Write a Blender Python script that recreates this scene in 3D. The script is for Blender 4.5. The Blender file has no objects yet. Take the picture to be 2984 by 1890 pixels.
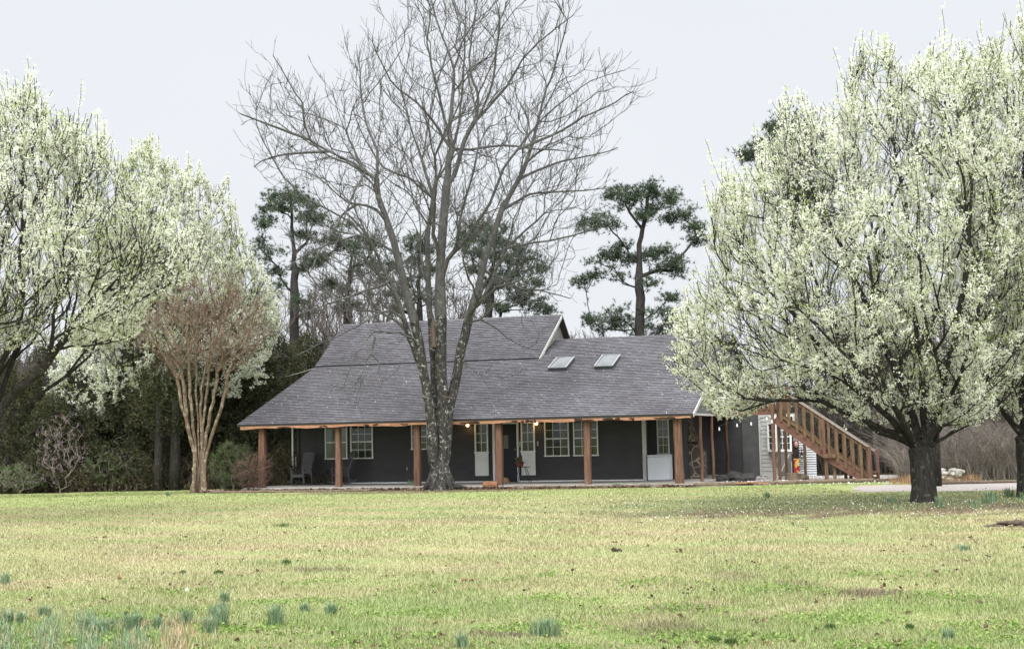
import bpy, math, random
import numpy as np
from mathutils import Vector, Matrix
random.seed(7); RNG = np.random.default_rng(7)
SC = bpy.context.scene
COL = SC.collection
rad = math.radians

# ------------------------------------------------------------------ camera
F_PX, CX, CY, IMG_W = 4144.0, 1492.0, 945.0, 2984.0
PITCH, ROLL = rad(4.5), rad(1.19)
CAM = Vector((0, 0, 1.75))
fwd = Vector((0, math.cos(PITCH), math.sin(PITCH))); r0 = Vector((1, 0, 0)); u0 = r0.cross(fwd)
RT = r0*math.cos(ROLL) - u0*math.sin(ROLL); UP = r0*math.sin(ROLL) + u0*math.cos(ROLL)
cd = bpy.data.cameras.new('camera'); cam = bpy.data.objects.new('camera', cd); COL.objects.link(cam)
cam.matrix_world = Matrix(((RT.x, UP.x, -fwd.x, CAM.x), (RT.y, UP.y, -fwd.y, CAM.y), (RT.z, UP.z, -fwd.z, CAM.z), (0, 0, 0, 1)))
cd.sensor_width = 36; cd.lens = 36*F_PX/IMG_W; cd.clip_end = 2000; cd.clip_start = 0.2
SC.camera = cam

# ------------------------------------------------------------------ sky, sun, exposure
SUN_EL, SUN_AZ = rad(55), rad(200)      # azimuth clockwise from +Y
w = bpy.data.worlds.new('World'); SC.world = w; w.use_nodes = True
nt = w.node_tree; nt.nodes.clear()
out = nt.nodes.new('ShaderNodeOutputWorld'); bg = nt.nodes.new('ShaderNodeBackground')
sky = nt.nodes.new('ShaderNodeTexSky'); sky.sky_type = 'NISHITA'; sky.sun_disc = False
sky.sun_elevation = SUN_EL; sky.sun_rotation = SUN_AZ; sky.air_density = 1.0; sky.dust_density = 3.0
tc = nt.nodes.new('ShaderNodeTexCoord'); sp = nt.nodes.new('ShaderNodeSeparateXYZ')
# overcast veil: pale near the horizon, about three times brighter towards the zenith
ramp = nt.nodes.new('ShaderNodeValToRGB'); ramp.color_ramp.interpolation = 'EASE'
el = ramp.color_ramp.elements
el[0].position = 0.0; el[0].color = (0.288, 0.297, 0.311, 1)
el[1].position = 1.0; el[1].color = (1.0, 1.0, 1.0, 1)
e = el.new(0.30); e.color = (0.288, 0.298, 0.313, 1)
e = el.new(0.62); e.color = (0.80, 0.81, 0.83, 1)
nz = nt.nodes.new('ShaderNodeTexNoise'); nz.inputs['Scale'].default_value = 1.6; nz.inputs['Detail'].default_value = 3
mp = nt.nodes.new('ShaderNodeMapping'); mp.inputs['Scale'].default_value = (1, 1, 2.5)
mr = nt.nodes.new('ShaderNodeMapRange'); mr.inputs['To Min'].default_value = 29.0; mr.inputs['To Max'].default_value = 31.5
vm = nt.nodes.new('ShaderNodeVectorMath'); vm.operation = 'SCALE'
mx = nt.nodes.new('ShaderNodeMix'); mx.data_type = 'RGBA'; mx.inputs['Factor'].default_value = 0.95
L = nt.links.new
L(tc.outputs['Generated'], sp.inputs[0]); L(sp.outputs['Z'], ramp.inputs['Fac'])
L(tc.outputs['Generated'], mp.inputs[0]); L(mp.outputs[0], nz.inputs['Vector']); L(nz.outputs[0], mr.inputs['Value'])
L(ramp.outputs['Color'], vm.inputs[0]); L(mr.outputs[0], vm.inputs['Scale'])
# veil raised out of view behind the camera, towards the sun, to light the porch
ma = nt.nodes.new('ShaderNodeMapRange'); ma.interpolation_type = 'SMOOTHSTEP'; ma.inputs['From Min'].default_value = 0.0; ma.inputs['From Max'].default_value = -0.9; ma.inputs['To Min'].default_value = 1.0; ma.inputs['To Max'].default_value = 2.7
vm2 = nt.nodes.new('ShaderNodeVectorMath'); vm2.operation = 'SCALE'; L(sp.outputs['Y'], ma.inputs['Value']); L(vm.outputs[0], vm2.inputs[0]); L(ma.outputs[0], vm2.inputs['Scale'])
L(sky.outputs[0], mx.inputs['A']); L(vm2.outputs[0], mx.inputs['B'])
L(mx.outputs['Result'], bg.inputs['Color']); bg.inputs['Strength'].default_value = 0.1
L(bg.outputs[0], out.inputs[0])
sd = bpy.data.lights.new('sun', 'SUN'); sd.energy = 1.2; sd.angle = rad(25); sd.color = (1, 0.98, 0.94)
sun = bpy.data.objects.new('sun', sd); COL.objects.link(sun)
sdir = Vector((math.sin(SUN_AZ)*math.cos(SUN_EL), math.cos(SUN_AZ)*math.cos(SUN_EL), math.sin(SUN_EL)))
sun.rotation_euler = (-sdir).to_track_quat('-Z', 'Y').to_euler(); sun.location = (0, -20, 40)
SC.view_settings.view_transform = 'Standard'; SC.view_settings.look = 'None'
SC.view_settings.exposure = 0.0; SC.view_settings.gamma = 1
SC.cycles.max_bounces = 6; SC.cycles.diffuse_bounces = 3; SC.cycles.glossy_bounces = 2
SC.cycles.transmission_bounces = 4; SC.cycles.transparent_max_bounces = 8

# ------------------------------------------------------------------ helpers
def at(x, y, Y):                       # photo pixel -> point at distance Y in front of the camera
    d = fwd + RT*((x-CX)/F_PX) - UP*((y-CY)/F_PX)
    return np.array(CAM + d*(Y/d.y))
def px(n, Y): return n*Y/F_PX          # photo pixels -> metres at distance Y

def tag(o, label=None, cat=None, group=None, kind=None):
    if label: o['label'] = label
    if cat: o['category'] = cat
    if group: o['group'] = group
    if kind: o['kind'] = kind
    return o
def empty(name, loc, rz=0.0):
    o = bpy.data.objects.new(name, None); COL.objects.link(o); o.location = loc; o.rotation_euler = (0, 0, rz)
    o.empty_display_size = 0.3
    return o
def link(name, me, m, parent=None, smooth=False):
    o = bpy.data.objects.new(name, me); COL.objects.link(o)
    if m is not None: me.materials.append(m)
    if parent is not None: o.parent = parent
    if smooth: me.polygons.foreach_set('use_smooth', np.ones(len(me.polygons), dtype=bool))
    return o
def npmesh(name, V, FA, k, m, parent=None, tone=None, smooth=False, uv=None):
    """V (n,3) verts, FA (f,k) faces, tone per vertex"""
    me = bpy.data.meshes.new(name)
    V = np.ascontiguousarray(V, dtype=np.float32); FA = np.ascontiguousarray(FA, dtype=np.int32)
    me.vertices.add(len(V)); me.vertices.foreach_set('co', V.ravel())
    me.loops.add(FA.size); me.loops.foreach_set('vertex_index', FA.ravel())
    me.polygons.add(len(FA)); me.polygons.foreach_set('loop_start', np.arange(0, FA.size, k, dtype=np.int32))
    me.update(calc_edges=True)
    if tone is not None:
        a = me.attributes.new('tone', 'FLOAT', 'POINT'); a.data.foreach_set('value', np.ascontiguousarray(tone, dtype=np.float32))
    if uv is not None:
        l = me.uv_layers.new(name='UVMap'); l.data.foreach_set('uv', np.ascontiguousarray(uv, dtype=np.float32).ravel())
    return link(name, me, m, parent, smooth)

class MB:
    def __init__(s): s.v = []; s.f = []; s.uvs = []
    def add(s, vs, fs):
        b = len(s.v); s.v += [tuple(float(q) for q in p) for p in vs]; s.f += [[b+i for i in q] for q in fs]; return s
    def box(s, x0, x1, y0, y1, z0, z1):
        vs = [(x, y, z) for z in (z0, z1) for y in (y0, y1) for x in (x0, x1)]
        return s.add(vs, [(0, 2, 3, 1), (4, 5, 7, 6), (0, 1, 5, 4), (2, 6, 7, 3), (0, 4, 6, 2), (1, 3, 7, 5)])
    def bar(s, a, b, w_, h_, upv=(0, 0, 1), cap=0.0):
        a = Vector(a); b = Vector(b); d = (b-a).normalized(); u = Vector(upv); x = d.cross(u)
        if x.length < 1e-4: x = d.cross(Vector((0, 1, 0)))
        x.normalize(); y = x.cross(d).normalized()
        vs = [p + x*(sx*w_/2) + y*(sy*h_/2) for p in (a, b) for sx, sy in ((-1, -1), (1, -1), (1, 1), (-1, 1))]
        return s.add(vs, [(0, 1, 2, 3)[::-1], (4, 5, 6, 7), (0, 1, 5, 4), (1, 2, 6, 5), (2, 3, 7, 6), (3, 0, 4, 7)])
    def tube(s, pts, rs, k=8, caps=True):
        pts = [Vector(p) for p in pts]; n = len(pts)
        if not hasattr(rs, '__len__'): rs = [rs]*n
        b = len(s.v); ref = None
        for i, p in enumerate(pts):
            d = (pts[min(i+1, n-1)]-pts[max(i-1, 0)]).normalized()
            if ref is None:
                ref = d.cross(Vector((0.3, 0.2, 1)) if abs(d.z) < 0.95 else Vector((1, 0, 0))).normalized()
            x = (ref - d*ref.dot(d)).normalized(); ref = x; y = d.cross(x)
            for j in range(k):
                a = 2*math.pi*j/k; q = p + (x*math.cos(a)+y*math.sin(a))*rs[i]; s.v.append(tuple(q))
        for i in range(n-1):
            for j in range(k):
                j2 = (j+1) % k; s.f.append([b+i*k+j, b+i*k+j2, b+(i+1)*k+j2, b+(i+1)*k+j])
        if caps:
            s.f.append([b+j for j in range(k)][::-1]); s.f.append([b+(n-1)*k+j for j in range(k)])
        return s
    def lathe(s, prof, k=16, c=(0, 0, 0)):
        return s.tube([(c[0], c[1], c[2]+z) for r, z in prof], [max(r, 1e-4) for r, z in prof], k)
    def blob(s, c, r, seed=0, n=3, rough=0.2, sub=2):
        import bmesh
        bm = bmesh.new(); bmesh.ops.create_icosphere(bm, subdivisions=sub, radius=1)
        rr = random.Random(seed); ph = [(rr.uniform(1, 3), rr.uniform(1, 3), rr.uniform(1, 3), rr.uniform(0, 6)) for _ in range(n)]
        vs = []
        for v in bm.verts:
            k = 1 + rough*sum(math.sin(a*v.co.x*2+b_*v.co.y*2+g*v.co.z*2+p) for a, b_, g, p in ph)/n
            vs.append((c[0]+v.co.x*r[0]*k, c[1]+v.co.y*r[1]*k, c[2]+v.co.z*r[2]*k))
        s.add(vs, [[v.index for v in f.verts] for f in bm.faces]); bm.free(); return s
    def build(s, name, m, parent=None, smooth=False, bevel=0.0):
        me = bpy.data.meshes.new(name); me.from_pydata(s.v, [], s.f); me.update()
        if bevel > 0:
            import bmesh
            bm = bmesh.new(); bm.from_mesh(me)
            es = [e_ for e_ in bm.edges if len(e_.link_faces) == 2 and e_.calc_face_angle(0) > 0.6]
            bmesh.ops.bevel(bm, geom=es, offset=bevel, segments=2, affect='EDGES', profile=0.6); bm.to_mesh(me); bm.free()
        return link(name, me, m, parent, smooth)

# ------------------------------------------------------------------ materials
def newmat(name):
    m = bpy.data.materials.new(name); m.use_nodes = True; n = m.node_tree
    return m, n, n.nodes['Principled BSDF']
def node(n, t, **kw):
    nd = n.nodes.new(t)
    for k, v in kw.items():
        if k in nd.inputs.keys(): nd.inputs[k].default_value = v
        else: setattr(nd, k, v)
    return nd
def ramp_node(n, fac, stops):
    r = n.nodes.new('ShaderNodeValToRGB'); e_ = r.color_ramp.elements
    while len(e_) < len(stops): e_.new(0.5)
    for q, (p, c) in zip(e_, stops): q.position = p; q.color = (*c, 1)
    n.links.new(fac, r.inputs['Fac']); return r
def simple(name, c1, c2=None, rough=0.7, scale=8.0, stretch=(1, 1, 1), bump=0.0, spec=0.3, detail=6, metal=0.0, obj_coords=True, c3=None):
    m, n, b = newmat(name)
    b.inputs['Roughness'].default_value = rough; b.inputs['Specular IOR Level'].default_value = spec; b.inputs['Metallic'].default_value = metal
    if c2 is None: c2 = tuple(x*0.75 for x in c1)
    t = n.nodes.new('ShaderNodeTexCoord'); mp_ = node(n, 'ShaderNodeMapping'); mp_.inputs['Scale'].default_value = stretch
    nz_ = node(n, 'ShaderNodeTexNoise', Scale=scale, Detail=detail, Roughness=0.65)
    n.links.new(t.outputs['Object'], mp_.inputs[0]); n.links.new(mp_.outputs[0], nz_.inputs['Vector'])
    st = [(0.32, c2), (0.68, c1)] if c3 is None else [(0.3, c2), (0.52, c1), (0.72, c3)]
    r = ramp_node(n, nz_.outputs[0], st); n.links.new(r.outputs[0], b.inputs['Base Color'])
    if bump > 0:
        bp = node(n, 'ShaderNodeBump', Strength=0.6, Distance=bump); n.links.new(nz_.outputs[0], bp.inputs['Height']); n.links.new(bp.outputs[0], b.inputs['Normal'])
    return m
def tonemat(name, stops, rough=0.6, spec=0.2, trans=0.0, posnoise=None):
    """colour from the per-piece 'tone' attribute"""
    m, n, b = newmat(name); a = n.nodes.new('ShaderNodeAttribute'); a.attribute_name = 'tone'
    fac = a.outputs['Fac']
    if posnoise:
        t = n.nodes.new('ShaderNodeTexCoord'); nz_ = node(n, 'ShaderNodeTexNoise', Scale=posnoise[0], Detail=3.0)
        n.links.new(t.outputs['Object'], nz_.inputs['Vector'])
        ms = node(n, 'ShaderNodeMapRange'); ms.inputs['From Min'].default_value = 0.3; ms.inputs['From Max'].default_value = 0.7
        ms.inputs['To Min'].default_value = -posnoise[1]; ms.inputs['To Max'].default_value = posnoise[1]
        n.links.new(nz_.outputs[0], ms.inputs['Value']); ad = node(n, 'ShaderNodeMath', operation='ADD', use_clamp=True)
        n.links.new(fac, ad.inputs[0]); n.links.new(ms.outputs[0], ad.inputs[1]); fac = ad.outputs[0]
    r = ramp_node(n, fac, stops); n.links.new(r.outputs[0], b.inputs['Base Color'])
    b.inputs['Roughness'].default_value = rough; b.inputs['Specular IOR Level'].default_value = spec
    if trans > 0:
        tr = n.nodes.new('ShaderNodeBsdfTranslucent'); n.links.new(r.outputs[0], tr.inputs['Color'])
        mxs = node(n, 'ShaderNodeMixShader'); mxs.inputs[0].default_value = trans
        o_ = n.nodes['Material Output']; n.links.new(b.outputs[0], mxs.inputs[1]); n.links.new(tr.outputs[0], mxs.inputs[2]); n.links.new(mxs.outputs[0], o_.inputs[0])
    return m
def barkmat(name, dark, mid, lichen, lo=0.55, hi=0.62, lscale=9.0, spots=True):
    m, n, b = newmat(name); b.inputs['Roughness'].default_value = 0.9; b.inputs['Specular IOR Level'].default_value = 0.15
    t = n.nodes.new('ShaderNodeTexCoord'); mp_ = node(n, 'ShaderNodeMapping'); mp_.inputs['Scale'].default_value = (6, 6, 1.3)
    nz_ = node(n, 'ShaderNodeTexNoise', Scale=3.0, Detail=8.0, Roughness=0.7)
    n.links.new(t.outputs['Object'], mp_.inputs[0]); n.links.new(mp_.outputs[0], nz_.inputs['Vector'])
    r = ramp_node(n, nz_.outputs[0], [(0.35, dark), (0.65, mid)])
    n2 = node(n, 'ShaderNodeTexNoise', Scale=lscale, Detail=8.0, Roughness=0.78, Distortion=0.6); n.links.new(t.outputs['Object'], n2.inputs['Vector'])
    mk = node(n, 'ShaderNodeMapRange'); mk.inputs['From Min'].default_value = lo; mk.inputs['From Max'].default_value = hi; n.links.new(n2.outputs[0], mk.inputs['Value'])
    mx_ = node(n, 'ShaderNodeMix', data_type='RGBA'); mx_.inputs['B'].default_value = (*lichen, 1)
    n.links.new(mk.outputs[0], mx_.inputs['Factor']); n.links.new(r.outputs[0], mx_.inputs['A']); n.links.new(mx_.outputs['Result'], b.inputs['Base Color'])
    bp = node(n, 'ShaderNodeBump', Strength=0.8, Distance=0.03); n.links.new(nz_.outputs[0], bp.inputs['Height']); n.links.new(bp.outputs[0], b.inputs['Normal'])
    return m

M = {}
M['cedar'] = simple('cedar_wood', (0.142, 0.075, 0.047), (0.062, 0.036, 0.025), 0.75, 3, (5, 5, 0.5), 0.004, c3=(0.20, 0.125, 0.09))
M['cedar_beam'] = simple('cedar_beam', (0.36, 0.18, 0.105), (0.19, 0.095, 0.058), 0.75, 3, (0.7, 5, 5), 0.004, c3=(0.45, 0.27, 0.175))
M['barkedge'] = simple('bark_edge', (0.06, 0.035, 0.025), (0.025, 0.016, 0.012), 0.95, 14, bump=0.01)
M['siding_dark'] = simple('charcoal_siding', (0.052, 0.051, 0.053), (0.040, 0.0395, 0.042), 0.6, 2.0, (1, 1, 3))
M['siding_grey'] = simple('grey_siding', (0.15, 0.155, 0.15), (0.105, 0.11, 0.105), 0.7, 2.5, (1, 1, 4))
M['siding_pale'] = simple('pale_grey_siding', (0.42, 0.42, 0.40), (0.32, 0.32, 0.30), 0.7, 2.5, (1, 1, 4))
M['white'] = simple('white_paint', (0.80, 0.80, 0.79), (0.68, 0.68, 0.66), 0.5, 6)
M['offwhite'] = simple('weathered_white_paint', (0.52, 0.52, 0.49), (0.40, 0.40, 0.37), 0.6, 6)
M['concrete'] = simple('concrete', (0.36, 0.34, 0.31), (0.25, 0.235, 0.21), 0.85, 3, bump=0.003)
M['stucco'] = simple('grey_block', (0.10, 0.10, 0.095), (0.065, 0.065, 0.062), 0.9, 1.6, (1, 1, 1), 0.003)
M['black'] = simple('black_paint', (0.022, 0.022, 0.025), (0.014, 0.014, 0.017), 0.5, 5)
M['door'] = simple('navy_door_paint', (0.012, 0.013, 0.022), (0.009, 0.010, 0.016), 0.5, 5)
M['chair'] = simple('rocker_paint', (0.105, 0.105, 0.112), (0.075, 0.075, 0.082), 0.5, 7)
M['soffit'] = simple('soffit_board', (0.10, 0.085, 0.07), (0.07, 0.06, 0.05), 0.8, 3)
M['metal'] = simple('galvanised', (0.35, 0.36, 0.37), (0.25, 0.26, 0.27), 0.4, 3, metal=0.5)
M['blind'] = simple('blind_slat', (0.62, 0.61, 0.56), (0.52, 0.51, 0.47), 0.6, 3)
M['curtain'] = simple('curtain_cloth', (0.17, 0.165, 0.12), (0.10, 0.10, 0.07), 0.8, 4, (6, 1, 0.4))
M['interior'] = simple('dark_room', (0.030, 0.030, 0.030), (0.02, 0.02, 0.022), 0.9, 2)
M['fridge'] = simple('white_enamel', (0.60, 0.62, 0.66), (0.56, 0.58, 0.62), 0.4, 2)
M['terra'] = simple('terracotta', (0.17, 0.06, 0.04), (0.11, 0.04, 0.03), 0.8, 9)
M['stone'] = simple('field_stone', (0.20, 0.17, 0.14), (0.10, 0.085, 0.07), 0.9, 5, bump=0.01)
M['rock_dark'] = simple('dark_rock', (0.06, 0.058, 0.055), (0.03, 0.03, 0.03), 0.9, 5, bump=0.01)
M['timber'] = simple('old_timber', (0.21, 0.16, 0.11), (0.08, 0.06, 0.045), 0.9, 4, (3, 3, 3), 0.01)
M['decking'] = simple('mossy_lumber', (0.135, 0.078, 0.045), (0.06, 0.042, 0.024), 0.85, 5, (3, 3, 0.7), 0.004, c3=(0.15, 0.155, 0.07))
M['log'] = simple('split_log', (0.30, 0.14, 0.07), (0.08, 0.04, 0.025), 0.9, 5, (1, 6, 6), 0.015)
M['deadbrown'] = simple('dead_leaf_brown', (.26, .13, .08), (.12, .06, .04), .9, 12)
M['soil'] = simple('dark_soil', (0.10, 0.075, 0.055), (0.045, 0.033, 0.025), 0.95, 20, bump=0.01)

def glassmat():
    m, n, b = newmat('window_glass'); n.nodes.remove(b)
    gl = node(n, 'ShaderNodeBsdfGlossy', Roughness=0.04); gl.inputs['Color'].default_value = (0.9, 0.95, 1, 1)
    tr = n.nodes.new('ShaderNodeBsdfTransparent'); tr.inputs['Color'].default_value = (0.75, 0.8, 0.75, 1)
    fr = node(n, 'ShaderNodeFresnel', IOR=1.33); ms = n.nodes.new('ShaderNodeMixShader')
    n.links.new(fr.outputs[0], ms.inputs[0]); n.links.new(tr.outputs[0], ms.inputs[1]); n.links.new(gl.outputs[0], ms.inputs[2])
    n.links.new(ms.outputs[0], n.nodes['Material Output'].inputs[0]); return m
M['glass'] = glassmat()
def shinglemat():
    m, n, b = newmat('asphalt_shingles'); b.inputs['Roughness'].default_value = 0.6; b.inputs['Specular IOR Level'].default_value = 0.4
    t = n.nodes.new('ShaderNodeTexCoord')
    br = node(n, 'ShaderNodeTexBrick', Scale=1.0); br.inputs['Mortar Size'].default_value = 0.009; br.inputs['Brick Width'].default_value = 0.21
    br.inputs['Row Height'].default_value = 0.14; br.inputs['Mortar Smooth'].default_value = 0.3; br.inputs['Bias'].default_value = 0.0
    br.inputs['Color1'].default_value = (0.082, 0.079, 0.085, 1); br.inputs['Color2'].default_value = (0.150, 0.146, 0.158, 1); br.inputs['Mortar'].default_value = (0.045, 0.042, 0.046, 1)
    n.links.new(t.outputs['UV'], br.inputs['Vector'])
    nz_ = node(n, 'ShaderNodeTexNoise', Scale=0.45, Detail=5.0); n.links.new(t.outputs['UV'], nz_.inputs['Vector'])
    r = ramp_node(n, nz_.outputs[0], [(0.3, (0.66, 0.64, 0.65)), (0.7, (1.1, 1.1, 1.15))])
    mul = node(n, 'ShaderNodeMix', data_type='RGBA', blend_type='MULTIPLY'); mul.inputs['Factor'].default_value = 1
    n.links.new(br.outputs[0], mul.inputs['A']); n.links.new(r.outputs[0], mul.inputs['B'])
    n2 = node(n, 'ShaderNodeTexNoise', Scale=9.0, Detail=4.0, Roughness=0.7); n.links.new(t.outputs['UV'], n2.inputs['Vector'])
    r2 = ramp_node(n, n2.outputs[0], [(0.35, (0.8, 0.8, 0.8)), (0.62, (1.15, 1.15, 1.17))])
    mul2 = node(n, 'ShaderNodeMix', data_type='RGBA', blend_type='MULTIPLY'); mul2.inputs['Factor'].default_value = 1
    n.links.new(mul.outputs['Result'], mul2.inputs['A']); n.links.new(r2.outputs[0], mul2.inputs['B'])
    n.links.new(mul2.outputs['Result'], b.inputs['Base Color']); return m
M['shingle'] = shinglemat()

# ================================================================== GROUND
def lawn_nodes(n, b, dirt=True):
    """yellow green lawn colour from world position; returns colour socket"""
    g = n.nodes.new('ShaderNodeNewGeometry'); P = g.outputs['Position']
    def noise(s, d=4.0, ro=0.6, stretch=(1, 1, 1)):
        mp_ = node(n, 'ShaderNodeMapping'); mp_.inputs['Scale'].default_value = stretch
        q = node(n, 'ShaderNodeTexNoise', Scale=s, Detail=d, Roughness=ro); n.links.new(P, mp_.inputs[0]); n.links.new(mp_.outputs[0], q.inputs['Vector']); return q.outputs[0]
    def mixc(f, a, c):
        q = node(n, 'ShaderNodeMix', data_type='RGBA')
        n.links.new(f, q.inputs['Factor'])
        if isinstance(a, tuple): q.inputs['A'].default_value = (*a, 1)
        else: n.links.new(a, q.inputs['A'])
        if isinstance(c, tuple): q.inputs['B'].default_value = (*c, 1)
        else: n.links.new(c, q.inputs['B'])
        return q.outputs['Result']
    def rng(v, a, b_, lo=0.0, hi=1.0):
        q = node(n, 'ShaderNodeMapRange'); q.inputs['From Min'].default_value = a; q.inputs['From Max'].default_value = b_
        q.inputs['To Min'].default_value = lo; q.inputs['To Max'].default_value = hi; n.links.new(v, q.inputs['Value']); return q.outputs[0]
    base = ramp_node(n, noise(0.55, 5, 0.62, (0.45, 1.0, 1)), [(0.33, LC['green']), (0.47, LC['yell']), (0.62, LC['tan'])]).outputs[0]
    sp_ = n.nodes.new('ShaderNodeSeparateXYZ'); n.links.new(P, sp_.inputs[0])
    # greener towards the camera and again near the porch
    near = rng(sp_.outputs['Y'], 19.5, 13.5); far_ = rng(sp_.outputs['Y'], 36, 44)
    f1 = node(n, 'ShaderNodeMath', operation='MULTIPLY'); n.links.new(near, f1.inputs[0]); n.links.new(rng(noise(0.9), 0.35, 0.6, 0.1, 0.85), f1.inputs[1])
    base = mixc(f1.outputs[0], base, LC['deep'])
    f2 = node(n, 'ShaderNodeMath', operation='MULTIPLY'); n.links.new(far_, f2.inputs[0]); n.links.new(rng(noise(0.5), 0.3, 0.65, 0.15, 0.75), f2.inputs[1])
    base = mixc(f2.outputs[0], base, LC['fresh'])
    fine = rng(noise(7.0, 5, 0.75, (0.6, 1, 1)), 0.5, 0.78, 0, 0.45); base = mixc(fine, base, LC['brown'])
    def spot(cx, cy, rx, ry, amt, col, ns=1.2):
        nonlocal base
        mp_ = node(n, 'ShaderNodeMapping'); mp_.vector_type = 'TEXTURE'; mp_.inputs['Location'].default_value = (cx, cy, 0); mp_.inputs['Scale'].default_value = (rx, ry, 50)
        n.links.new(P, mp_.inputs[0]); ln_ = node(n, 'ShaderNodeVectorMath', operation='LENGTH'); n.links.new(mp_.outputs[0], ln_.inputs[0])
        ad = node(n, 'ShaderNodeMath', operation='ADD'); n.links.new(ln_.outputs['Value'], ad.inputs[0]); n.links.new(rng(noise(ns, 6, 0.75), 0.25, 0.75, -0.6, 0.6), ad.inputs[1])
        base = mixc(rng(ad.outputs[0], 1.05, 0.6, 0, amt), base, col)
    for a in LSPOTS: spot(*a)
    # forest floor beyond the lawn
    ad = node(n, 'ShaderNodeMath', operation='ADD'); n.links.new(sp_.outputs['Y'], ad.inputs[0]); n.links.new(rng(noise(0.6), 0.2, 0.8, -2, 2), ad.inputs[1])
    base = mixc(rng(ad.outputs[0], 53.2, 54.5), base, (0.055, 0.045, 0.028))
    n.links.new(base, b.inputs['Base Color']); return base
LC = dict(green=(0.225, 0.268, 0.105), yell=(0.280, 0.285, 0.132), tan=(0.310, 0.272, 0.150), deep=(0.185, 0.255, 0.070), fresh=(0.215, 0.285, 0.085), brown=(0.17, 0.13, 0.08))
BR = (0.135, 0.10, 0.068)
LSPOTS = [(9.3, 31.5, 7.5, 3.0, 0.9, BR, 0.9), (5.0, 31.8, 3.0, 1.5, 0.5, BR, 2.0), (14.0, 31.5, 4.5, 1.6, 0.8, BR, 0.9), (9.0, 34.5, 9.0, 4.5, 0.6, (0.13, 0.17, 0.065), 0.8),  # spots under the right tree: bare soil plus painted tree shade
          (3.75, 15.3, 0.42, 0.55, 0.8, BR, 4.0), (2.6, 17.3, .35, 0.7, 0.35, BR, 3.0), (3.2, 16.3, 0.3, 0.6, 0.4, BR, 3.0), (-3.6, 14.0, .5, 0.4, 0.5, BR, 4.0),
          (1.3, 13.3, .5, 0.5, 0.45, BR, 4.0), (-0.2, 13.0, .35, 0.35, 0.6, BR, 4.0), (1.7, 14.9, 0.4, 0.5, 0.5, BR, 4.0), (-2.6, 19.6, 0.6, 0.5, 0.45, BR, 4.0),
          (-2.5, 47.2, 6.0, 1.3, 0.8, BR, 1.4), (-6.0, 49.6, 4.5, 0.9, 0.9, (0.075, 0.05, 0.035), 2.0), (-16.0, 50.5, 8.0, 1.6, 0.6, (0.11, 0.14, 0.04), 0.8), (-1.5, 31.0, 2.0, 1.0, 0.3, BR, 2.4)]
mG, nG, bG = newmat('lawn_ground'); bG.inputs['Roughness'].default_value = 0.95; bG.inputs['Specular IOR Level'].default_value = 0.1
lawn_nodes(nG, bG)
def und(x, y):                          # gentle undulation, flat by the house
    k = np.clip((38-y)/8, 0, 1)*np.clip((y+5)/5, 0, 1)
    return k*(0.035*np.sin(x*0.55+0.3*y)+0.03*np.sin(y*0.7+1)*np.cos(x*0.33)+0.012*np.sin(x*2.1+y*1.7))
xs = np.concatenate([[-700, -300, -120, -60], np.arange(-32, 32.1, 0.4), [60, 120, 300, 700]])
ys = np.concatenate([[-300, -60, -10], np.arange(0, 46, 0.4), [50, 60, 80, 150, 400, 1200]])
X, Y_ = np.meshgrid(xs, ys); Z = und(X, Y_)
nx = len(xs); idx = np.arange(len(ys)*nx).reshape(len(ys), nx)
FQ = np.stack([idx[:-1, :-1], idx[:-1, 1:], idx[1:, 1:], idx[1:, :-1]], -1).reshape(-1, 4)
g = npmesh('ground', np.stack([X, Y_, Z], -1).reshape(-1, 3), FQ, 4, mG, smooth=True); tag(g, kind='structure')

def sheet(name, pts, z, m, n_=0):
    mb = MB(); mb.add([(x, y, z) for x, y in pts], [list(range(len(pts)))]); o = mb.build(name, m); return tag(o, kind='structure')
def wavy(poly, amp, step=0.5, seed=1):
    rr = random.Random(seed); o_ = []
    for i, (a, b_) in enumerate(zip(poly, poly[1:]+poly[:1])):
        n_ = max(1, int(math.dist(a, b_)/step))
        for k in range(n_):
            t = k/n_; o_.append((a[0]+(b_[0]-a[0])*t+rr.uniform(-amp, amp), a[1]+(b_[1]-a[1])*t+rr.uniform(-amp, amp)))
    return o_
M['gravel'] = simple('pale_gravel', (0.37, 0.33, 0.31), (0.19, 0.165, 0.15), 0.95, 24, bump=0.02, c3=(0.44, 0.41, 0.40))
# gravel drive at the right, behind the blossom trees
sheet('gravel_drive', wavy([(9.6, 40.2), (14, 38.9), (22, 38.6), (34, 40), (34, 44.5), (22, 45.0), (15, 44.6), (10.5, 44.4)], 0.18, 0.5), 0.006, M['gravel'])

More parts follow.
